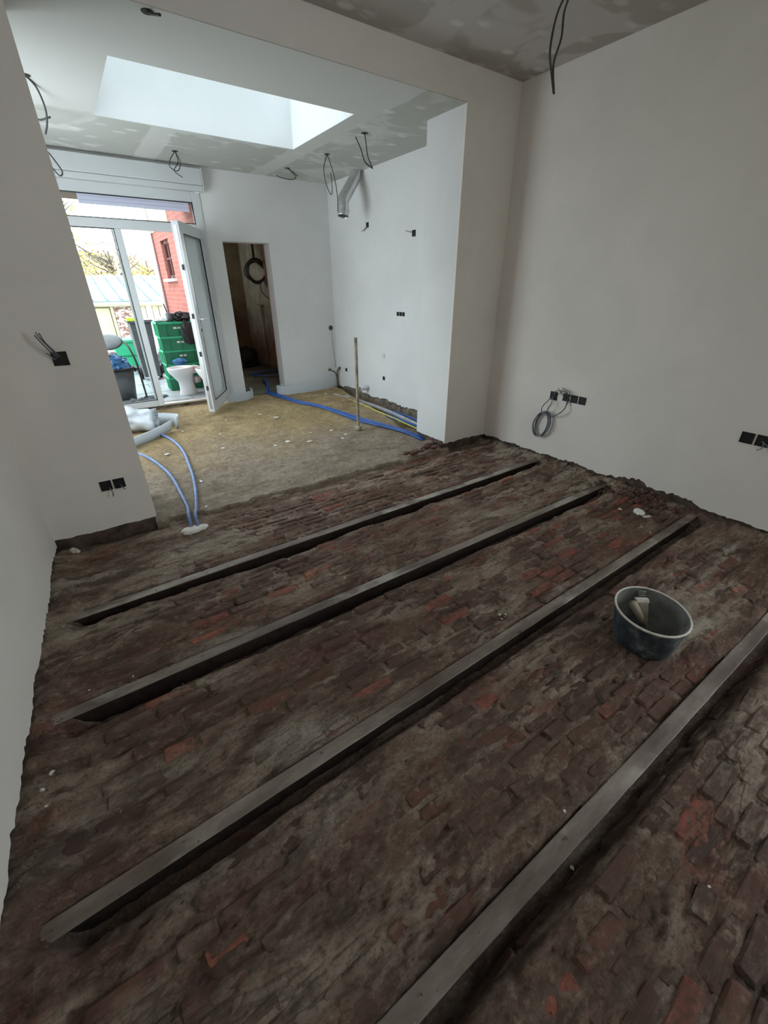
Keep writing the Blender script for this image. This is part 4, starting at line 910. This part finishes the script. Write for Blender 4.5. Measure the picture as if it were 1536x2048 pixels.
# ---------------------------------------------------------------- plaster lumps, chips and rubble
def lump(name, c, r, seed, sc, mat, lab=None, cat=None, group=None, n=12, m=7, b=0.4):
    o = blob(MB(), (0, 0, 0), r, seed, n, m, sc, b, -r*sc[2]*0.3).build(name, mat, smooth=False)
    o.location = (c[0], c[1], c[2]+r*sc[2]*0.25); o.rotation_euler.z = seed
    return tag(o, lab, cat, group)
lump('plaster_lump', (3.00, 1.119, hgt(3.0, 1.119)+0.004), 0.046, 4, (1.0, 0.8, 0.4), M_GYPSUM, 'smooth white plaster lump on the bricks near the right wall', 'plaster', None, 16, 10, 0.15)
lump('plaster_lump', (2.985, 1.06, hgt(2.985, 1.06)+0.003), 0.022, 9, (1.4, 0.6, 0.4), M_WHITE, 'small flat plaster crumb just in front of the white lump near the right wall', 'plaster')
lump('plaster_lump', (-0.34, 2.865, hgt(-0.34, 2.865)+0.0), 0.05, 5, (1.0, 0.5, 0.45), M_WHITE, 'beige plaster lump in the left corner under the wall end', 'plaster')
lump('plaster_lump', (-0.43, 2.74, hgt(-0.43, 2.74)+0.0), 0.042, 6, (1.3, 0.7, 0.45), M_STONE, 'dull stone lump by the left wall, in front of the beige plaster lump', 'plaster')
lump('plaster_lump', (-0.485, 2.27, hgt(-0.485, 2.27)+0.004), 0.018, 7, (1.3, 0.8, 0.5), M_WHITE, 'tiny white lump against the left wall where the first joist ends', 'plaster')
def chip_label(x, y):
    b = 'beyond the farthest joist' if y > jy(0, x) else 'between the first and second joist' if y > jy(1, x) else 'between the second and third joist' if y > jy(2, x) else 'between the third and nearest joist' if y > jy(3, x) else 'in front of the nearest joist'
    w = 'by the left wall' if x < -0.25 else 'at left' if x < 0.5 else 'at mid floor' if x < 1.8 else 'at right' if x < 3.0 else 'by the right wall'
    return 'tiny white chip %s, %s' % (b, w)
chips = [(2.514,1.458,.014),(3.282,1.48,.013),(2.816,1.007,.012),(2.786,.935,.012),(2.939,1.225,.02),(-.063,2.649,.010),(-.03,2.64,.007),(.143,2.458,.013),(.12,2.47,.008),(-.175,1.605,.006),(-.33,1.623,.006),
         (.866,2.208,.014),(.891,1.672,.010),(.905,1.66,.007),(1.012,-.079,.009),(.857,.258,.010),(.80,.17,.012),(-.297,.914,.007),(1.374,.976,.013),(1.40,.96,.014),(1.36,.95,.009),(.938,.93,.007),(3.2,1.6,.010),(3.1,1.7,.009),(2.2,.21,.007),(-.45,1.3,.012),(-.47,1.24,.010),(-.46,1.18,.008),(2.05,.12,.006)]
for i, (x, y, r) in enumerate(chips):
    r *= 0.65 if y < 1.2 else 0.85
    lump('plaster_chip', (x, y, (hgt(x, y) if not any(jy(k, x)-FW < y < jy(k, x) for k in range(4)) else 0.021)+0.004), r, 20+i, (1, 0.7, 0.45), M_WHITE, chip_label(x, y), 'plaster chip', 'white plaster chips on the brick floor', 7, 4)
kch = [(.693,4.712,.016),(.991,4.395,.014),(.9,3.99,.016),(.432,4.122,.022),(.473,2.96,.014),(1.494,3.839,.028),(1.684,3.723,.024),(2.012,3.878,.02),(2.005,3.632,.02),(1.709,4.668,.026),(2.742,5.386,.022),(1.35,3.80,.018),(2.08,3.70,.016),(1.80,3.95,.012),(.55,3.40,.016),(1.60,4.9,.02),(1.2,4.9,.013)]
for i, (x, y, r) in enumerate(kch):
    lump('sand_chip', (x, y, sandz(x, y)+0.004), r, 60+i, (1.2, 0.8, 0.3), M_WHITE, 'pale chip on the kitchen sand, ' + ('near the brick floor edge' if y < 3.5 else 'in the middle' if y < 4.2 else 'farther back') + (' at left' if x < 0.8 else ' at centre' if x < 1.75 else ' near the batten'), 'plaster chip', 'pale chips on the kitchen sand', 7, 4)
# broken bricks against the right wall
rr = random.Random(3)
rbm = MB()
for i in range(150):
    y = 1.24+rr.gauss(0, 0.17); x = min(3.24 + rr.gauss(0, 0.045), 3.30); r = rr.uniform(0.006, 0.020)
    blob(rbm, (x, y, hgt(x, y)+r*0.3), r, i % 7, 6, 4, (rr.uniform(0.8, 1.4), rr.uniform(0.7, 1.2), 0.6), 0.5)
tag(rbm.build('brick_rubble', M_BRICKS), 'strip of crushed brick and mortar rubble at the foot of the right wall', 'rubble', kind='stuff')
for x, y, r, lab in ((3.17, 1.42, 0.030, 'larger broken brick at the far end of the rubble by the right wall'), (3.12, 1.20, 0.028, 'larger broken brick in front of the rubble, beside the white plaster lump'), (3.20, 0.98, 0.026, 'larger broken brick at the near end of the rubble by the right wall')):
    lump('broken_brick', (x, y, hgt(x, y)+0.002), r, 7, (1.3, 0.8, 0.6), M_REDDARK, lab, 'brick', None, 8, 5)
for i in range(16):
    x = rr.uniform(2.26, 2.74); y = 2.885 + 0.09*rr.random() + (x-2.3)*0.03; r = rr.uniform(0.02, 0.038)
    o = blob(MB(), (x, y, 0.062+0.018*rr.random()), r, i % 8, 8, 5, (1.6, 0.8, 0.5), 0.4).build('brick_stump', M_BRICKS if i % 3 else M_REDDARK, floor_k)
# fine crumbs everywhere: nobody could count them
cr = MB(); rc = random.Random(12)
for i in range(2600):
    x = rc.uniform(-0.48, 3.3); y = rc.uniform(-0.3, 2.85)
    if rc.random() < 0.45: x = (lwx(y)+abs(rc.gauss(0, 0.05))+0.01) if rc.random() < 0.5 else 3.31-abs(rc.gauss(0, 0.07))
    r = rc.uniform(0.0018, 0.0055)*(1.5 if rc.random() < 0.08 else 1)
    z = (0.021 if any(jy(k, x)-FW < y < jy(k, x) for k in range(4)) else hgt(x, y))+r*0.4
    pts = [Vector((x+r*rc.uniform(.6,1.3)*a, y+r*rc.uniform(.6,1.3)*b, z+r*rc.uniform(.5,1.0)*c)) for a, b, c in ((1,0,0),(-1,0,0),(0,1,0),(0,-1,0),(0,0,1),(0,0,-1))]
    cr.add(pts, [(0,2,4),(2,1,4),(1,3,4),(3,0,4),(2,0,5),(1,2,5),(3,1,5),(0,3,5)])
tag(cr.build('mortar_crumbs', M_BED, floor), kind='stuff')

# ---------------------------------------------------------------- terrace and garden
te = struct(empty('terrace'))
MB().box((-4, 6.05, -0.3), (1.655, 11.1, -0.01)).build('terrace_base', M_SOIL, te)
rt = random.Random(2); sm0 = None
sme = MB().box((-0.395, -0.195, -0.03), (0.395, 0.195, 0.0)).build('slab', M_SLAB, te).data
first = [o for o in COL.objects if o.name == 'slab'][0]; first_used = False
for j in range(12):
    for i in range(7):
        x = 1.24 - i*0.80 - (0.4 if j % 2 else 0); y = 6.42 + j*0.40
        if x < -2.6 or x+0.39 > 1.655: continue
        if not first_used: o = first; first_used = True
        else: o = bpy.data.objects.new('slab', sme); COL.objects.link(o); o.parent = te
        o.location = (x, y, 0.018+rt.uniform(-0.002, 0.002))
    if j % 2:
        o = bpy.data.objects.new('slab', sme); COL.objects.link(o); o.parent = te; o.location = (1.44, y, 0.018); o.scale = (0.49, 1, 1)
struct(MB().box((-40, 11.1, -1.3), (60, 90, -1.0)).build('ground', M_SOIL))
# crates
def crate(x, y, z, rz, lab):
    e = empty('stacking_crate', (x, y, z), rz, label=lab, cat='crate', group='green crates stacked on the terrace')
    w, d, h = 0.26, 0.19, 0.195; m = MB(); t = 0.008
    m.box((-w+0.02, -d+0.015, 0), (w-0.02, d-0.015, t))
    for (a, b) in (((-w, -d), (w, -d+t)), ((-w, d-t), (w, d)), ((-w, -d), (-w+t, d)), ((w-t, -d), (w, d))):
        m.box((a[0], a[1], 0.0), (b[0], b[1], h-0.004))
    m.build('body', M_GREEN, e, bevel=0.002)
    r = MB()
    for (a, b) in (((-w-0.014, -d-0.014), (w+0.014, -d+0.004)), ((-w-0.014, d-0.004), (w+0.014, d+0.014)), ((-w-0.014, -d-0.014), (-w+0.004, d+0.014)), ((w-0.004, -d-0.014), (w+0.014, d+0.014))):
        r.box((a[0], a[1], h-0.028), (b[0], b[1], h))
    r.build('rim', M_LIGHTGREEN, e, bevel=0.003)
    for x_ in (-0.16, 0.0, 0.16): MB().box((x_-0.006, -d-0.012, 0.0), (x_+0.006, -d, h-0.03)).build('rib', M_GREEN, e)
    for y_ in (-0.12, 0.0, 0.12): MB().box((-w-0.012, y_-0.008, 0.0), (-w, y_+0.008, h-0.03)).build('rib', M_LIGHTGREEN, e)  # left ribs in paler green: light on that side put into the colour
    MB().box((-0.05, -d-0.002, 0.10), (0.05, -d+0.001, 0.125)).build('hand_hole', M_WHITE, e)
pn = ['bottom crate of the green stack on the terrace, behind the toilet', 'second green crate from the bottom of the terrace stack', 'middle green crate of the five on the terrace', 'fourth green crate from the bottom of the terrace stack', 'topmost green crate of the terrace stack, under the black bag']
for i in range(5): crate(1.355+0.012*(i % 2)-0.01, 7.56+0.01*(i % 3), 0.020+0.196*i, 0.03*((i*7) % 3-1), pn[i])
ZT = 0.020+0.196*5
tag(blob(MB(), (1.47, 7.5, ZT+0.05), 0.11, 5, 22, 12, (1.1, 0.9, 0.6), 0.7).build('rubbish_bag', M_BLACK, smooth=False), 'crumpled black plastic bag on top of the green crates', 'bag')
pt = MB().lathe([(0, 0), (0.045, 0), (0.06, 0.11), (0.055, 0.11), (0.042, 0.01), (0, 0.01)], 18, Matrix.Translation((1.30, 7.48, ZT))).build('grey_pot', M_DARKGREY, smooth=True)
tag(pt, 'small grey pot standing on the top green crate', 'pot')
tag(MB().tube([(1.27, 7.45, ZT+0.12), (1.245, 7.45, ZT+0.24)], 0.008, 6).build('red_stick', M_REDDARK), 'dark red stick standing upright on the top green crate', 'stick')
tag(blob(MB(), (1.20, 7.5, ZT+0.03), 0.06, 6, 12, 7, (1.4, 0.8, 0.5), 0.5).build('white_cloth', M_PVC), 'crumpled white cloth at the left edge of the top green crate', 'cloth')
hb = blob(MB(), (1.48, 7.30, 0.83), 0.12, 15, 18, 12, (0.9, 0.25, 1.3), 0.4).build('hanging_bag', M_BLACK, smooth=False); tag(hb, 'black plastic bag hanging down the front of the green crates', 'bag')
# toilets
def toilet(x, y, rz, lab, tilt=0):
    e = empty('toilet', (x, y, 0.02), rz, label=lab, cat='toilet', group='old toilets left on the terrace'); e.rotation_euler = (tilt, 0, rz); e.scale = (0.84, 0.88, 0.98)
    m = MB(); n = 28; vs = []
    prof = [(0.0, 0.105, 0.155, 0.0), (0.02, 0.105, 0.155, 0.0), (0.10, 0.088, 0.135, 0.0), (0.19, 0.09, 0.13, 0.01), (0.26, 0.12, 0.165, 0.03), (0.33, 0.165, 0.215, 0.045), (0.385, 0.180, 0.235, 0.05), (0.40, 0.180, 0.235, 0.05), (0.405, 0.165, 0.22, 0.05), (0.40, 0.125, 0.165, 0.06), (0.36, 0.11, 0.145, 0.06), (0.28, 0.07, 0.09, 0.05), (0.25, 0.01, 0.01, 0.04)]
    for z, a, b, o_ in prof:
        for k in range(n):
            t = 2*PI*k/n; vs.append((b*math.cos(t)+o_, a*math.sin(t), z))
    m.add(vs, [(i*n+k, i*n+(k+1) % n, (i+1)*n+(k+1) % n, (i+1)*n+k) for i in range(len(prof)-1) for k in range(n)])
    m.build('bowl', M_CERAMIC, e, smooth=True)
    MB().box((-0.27, -0.10, 0.30), (-0.12, 0.10, 0.40)).build('rear_shelf', M_CERAMIC, e, bevel=0.02)
    MB().lathe([(0.045, 0), (0.05, 0.01), (0.05, 0.10), (0.04, 0.10)], 16, Matrix.Translation((-0.15, 0, 0.19)) @ Matrix.Rotation(-PI/2, 4, 'Y')).build('outlet_pipe', M_CERAMIC, e, smooth=True)
toilet(1.25, 7.02, math.radians(195), 'white ceramic toilet bowl standing in front of the green crates')
toilet(1.52, 6.66, math.radians(100), 'second white toilet, partly hidden behind the open glazed leaf')
tag(blob(MB(), (1.27, 7.30, 0.45), 0.07, 12, 14, 8, (1.6, 0.5, 0.7), 0.3).build('blue_glove', M_BLUEBAG), 'bundled blue cloth between the toilet and the green crates', 'cloth')
# wheelie bin
wb = empty('wheelie_bin', (1.0, 8.62, 0.02), label='tall dark grey wheelie bin with a lime lid edge, seen behind the mullion', cat='bin')
b = MB(); lo = 0.13; hi_ = 0.18
b.add([(-lo, -lo, 0.06), (lo, -lo, 0.06), (lo, lo, 0.06), (-lo, lo, 0.06), (-hi_+.02, -hi_, 0.92), (hi_-.02, -hi_, 0.92), (hi_-.02, hi_, 0.92), (-hi_+.02, hi_, 0.92)], [(0,3,2,1),(4,5,6,7),(0,1,5,4),(1,2,6,5),(2,3,7,6),(3,0,4,7)])
b.build('body', M_DARKGREY, wb, bevel=0.01)
MB().box((-0.19, -0.21, 0.92), (0.19, 0.20, 0.965)).build('lid', M_DARKGREY, wb, bevel=0.012)
MB().box((-0.19, -0.215, 0.955), (-0.02, -0.18, 1.0)).build('lid_label', M_LIME, wb)
for s_ in (-1, 1):
    MB().lathe([(0.03, -0.03), (0.10, -0.025), (0.10, 0.025), (0.03, 0.03)], 18, Matrix.Translation((s_*0.15, 0.13, 0.10)) @ Matrix.Rotation(PI/2, 4, 'Y')).build('wheel', M_BLACK, wb, smooth=True)
# black tub, blue bag, grey lid, hose, rag, green bin
tb = empty('black_tub', (0.36, 7.1, 0.02), label='black rubber tub behind the fixed glass, under a blue bag', cat='tub')
MB().lathe([(0, 0), (0.19, 0), (0.25, 0.44), (0.24, 0.44), (0.18, 0.02), (0, 0.02)], 28).build('shell', M_DARKGREY, tb, smooth=True)
MB().lathe([(0.24, 0.435), (0.265, 0.435), (0.265, 0.455), (0.24, 0.455)], 28).build('rim', M_BLACK, tb, smooth=True)
for s_ in (-1, 1): MB().tube([(s_*0.25, -0.06, 0.40), (s_*0.30, -0.04, 0.42), (s_*0.30, 0.04, 0.42), (s_*0.25, 0.06, 0.40)], 0.012, 8).build('handle', M_BLACK, tb, smooth=True)
tag(blob(MB(), (0.42, 7.05, 0.55), 0.15, 14, 20, 12, (1.05, 0.9, 0.75), 0.7).build('blue_bag', M_BLUEBAG), 'crumpled blue plastic bag stuffed on the black tub', 'bag')
tag(blob(MB(), (0.36, 7.0, 0.68), 0.06, 17, 14, 8, (1.5, 0.8, 0.5), 0.5).build('pale_rag', M_WHITE), 'small pale rag on top of the blue bag', 'cloth')
gl_ = MB().lathe([(0, 0.03), (0.10, 0.028), (0.17, 0.012), (0.19, 0), (0.17, -0.004), (0, 0.01)], 30, Matrix.Translation((0.40, 7.35, 0.78)) @ Matrix.Rotation(math.radians(28), 4, 'X') @ Matrix.Rotation(math.radians(-6), 4, 'Y')).build('tub_lid', M_DARKGREY, smooth=True)
tag(gl_, 'round dark grey lid tilted above the blue bag behind the fixed glass', 'lid')
cable('black_hose', [(0.60, 7.3, 0.78), (0.63, 7.17, 0.70), (0.66, 7.05, 0.52), (0.66, 6.95, 0.30), (0.66, 6.9, 0.12), (0.66, 6.88, 0.04), (0.72, 6.80, 0.035)], 0.013, M_BLACK, 'black hose curving down from the grey lid to the terrace', 'hose')
tag(blob(MB(), (0.50, 6.72, 0.03), 0.16, 18, 24, 8, (1.3, 0.7, 0.4), 0.8, 0).build('grey_rag', M_FILTH), 'heap of grey rags on the terrace just behind the fixed glass', 'cloth')
tag(blob(MB(), (0.78, 7.0, 0.03), 0.11, 19, 18, 8, (1.5, 0.7, 0.3), 0.7, 0).build('grey_rag', M_FILTH), 'smaller dark rag on the terrace beside the mullion', 'cloth')
gb = empty('green_box', (0.88, 9.9, 0.02), label='light green storage box with a ribbed lid at the back of the terrace', cat='box')
MB().box((-0.27, -0.24, 0), (0.25, 0.24, 0.52)).build('body', M_LIGHTGREEN, gb, bevel=0.02)
MB().box((-0.29, -0.26, 0.52), (0.27, 0.26, 0.57)).build('lid', M_LIGHTGREEN, gb, bevel=0.012)
MB().box((-0.28, -0.252, 0.28), (0.26, -0.24, 0.30)).build('rib', M_GREEN, gb)
tag(blob(MB(), (1.2, 9.3, 0.02), 0.30, 21, 20, 10, (1.0, 0.6, 1.0), 0.8, 0).build('rubbish_heap', M_FILTH), 'grey pile of rubbish between the wheelie bin and the green crates', 'rubbish')
# shed
sh = empty('garden_shed', (1.0, 13.0, -1.0), label='low garden shed with a ribbed pale metal roof and cream walls behind the terrace', cat='shed')
def sbox(nm, a, b, mat, bev=0): return rel(MB().box(a, b).build(nm, mat, bevel=bev), sh)
sbox('wall', (-4, 13.05, -1.0), (4.5, 13.2, 1.10), M_CREAM)
sbox('end_wall', (4.3, 13.2, -1.0), (4.5, 16.0, 1.5), M_CREAM)
sbox('brick_panel', (1.04, 13.02, -1.0), (1.42, 13.05, 1.06), M_PATCH)
sbox('door', (0.30, 13.0, -1.0), (0.95, 13.045, 1.02), M_CREAM, 0.005)
sbox('door_post', (0.97, 12.98, -1.0), (1.03, 13.045, 1.06), M_CREAM, 0.005)
for i in range(9): sbox('plank', (1.60+i*0.15, 13.01, -1.0), (1.735+i*0.15, 13.045, 1.05), M_CREAM if i % 4 != 1 else M_PVC, 0.004)
rel(MB().tube([(-4, 12.93, 1.10), (4.6, 12.93, 1.10)], 0.055, 10).build('gutter', M_CREAM, smooth=True), sh)
rx = 0
RMx = Matrix.Translation((0, 12.9, 1.15)) @ Matrix.Rotation(math.atan2(0.60, 3.1), 4, 'X')
for i in range(28):
    x = -4 + i*0.31
    rel(MB().box((x, 0, 0), (x+0.31, 3.16, 0.02), RMx).box((x-0.018, 0, 0.02), (x+0.018, 3.16, 0.06), RMx).build('roof_panel', M_ROOFMETAL), sh)
# hedge, trees, hill
def foliage(mb, c, ext, n, size, seed):
    r = random.Random(seed)
    for _ in range(n):
        d = Vector((r.gauss(0, 1), r.gauss(0, 1), r.gauss(0, 1))).normalized()*(r.random()**0.4)
        p = Vector(c)+Vector((d.x*ext[0], d.y*ext[1], d.z*ext[2])); u = Vector((r.gauss(0,1), r.gauss(0,1), r.gauss(0,1))).normalized(); v = u.orthogonal().normalized(); s_ = size*r.uniform(0.6, 1.3)
        mb.add([p-u*s_, p+v*s_*0.6, p+u*s_, p-v*s_*0.6], [(0,1,2,3)])
    return mb
def tree(x, y, z0, z1, rx_, n, size, mat, lab, seed, branches=14):
    e = empty('tree', (x, y, z0), label=lab, cat='tree', group='trees and bushes beyond the shed')
    r = random.Random(seed); H_ = z1-z0; t = MB(); t.tube([(0,0,0), (0.05,0,H_*0.5), (0,0.05,H_*0.9)], [0.10, 0.07, 0.03], 7)
    for i in range(branches):
        a = r.uniform(0, 2*PI); h0_ = H_*r.uniform(0.3, 0.8); l = rx_*r.uniform(0.6, 1.0)
        t.tube([(0.03,0.02,h0_), (math.cos(a)*l*0.5, math.sin(a)*l*0.5, h0_+l*0.25), (math.cos(a)*l, math.sin(a)*l, h0_+l*0.6)], [0.035, 0.02, 0.006], 5)
    t.build('trunk', M_BARK, e)
    f = foliage(MB(), (0, 0, H_*0.66), (rx_, rx_, H_*0.36), n, size, seed).build('foliage', mat, e); tag(f, kind='stuff')
tree(2.3, 24.0, -1.0, 3.3, 1.5, 1500, 0.055, M_LEAF_B, 'brown half-bare tree rising behind the shed roof on the left', 1, 30)
tree(4.0, 26.0, -1.0, 3.0, 1.3, 500, 0.05, M_LEAF_B, 'thin bare tree behind the shed roof, left of the downpipe', 2, 26)
tree(0.3, 17.6, -1.0, 4.6, 1.0, 700, 0.05, M_LEAF_Y, 'green and yellow tree at the left edge of the garden view', 3, 20)
hg = empty('hedge', (3.0, 21.0, -1.0), label='row of yellow leafed bushes just above the shed roof', cat='hedge')
hf = MB()
for i in range(9): foliage(hf, (-3.2+i*0.8, 0.2*(i % 2), 2.1+0.06*((i*5) % 3)), (0.62, 0.5, 1.0), 620, 0.05, 40+i)
tag(hf.build('foliage', M_LEAF_Y, hg), kind='stuff')
hs_ = MB()
for i in range(9): hs_.tube([(-3.2+i*0.8, 0, 0), (-3.2+i*0.8, 0, 2.3)], 0.03, 6)
hs_.build('stems', M_BARK, hg)
hxs = np.linspace(-60, 90, 120); hys = np.linspace(45, 140, 50); HX, HY = np.meshgrid(hxs, hys, indexing='ij')
HZ = -1.5 + 7.6*np.exp(-((HY-82)/22)**2)*(0.8+0.35*fbm(HX, HY, 0.05, 4, 2)) - 0.10*np.maximum(0, HX-9)*np.exp(-((HY-82)/22)**2)
struct(height_mesh('hill', hxs, hys, np.maximum(HZ, -1.4), M_HILL))
po = MB().tube([(1.93, 18.3, -1.0), (1.90, 18.3, 4.2)], 0.03, 8).build('garden_pole', M_PVC); tag(po, 'thin pale pole rising behind the shed roof', 'pole')
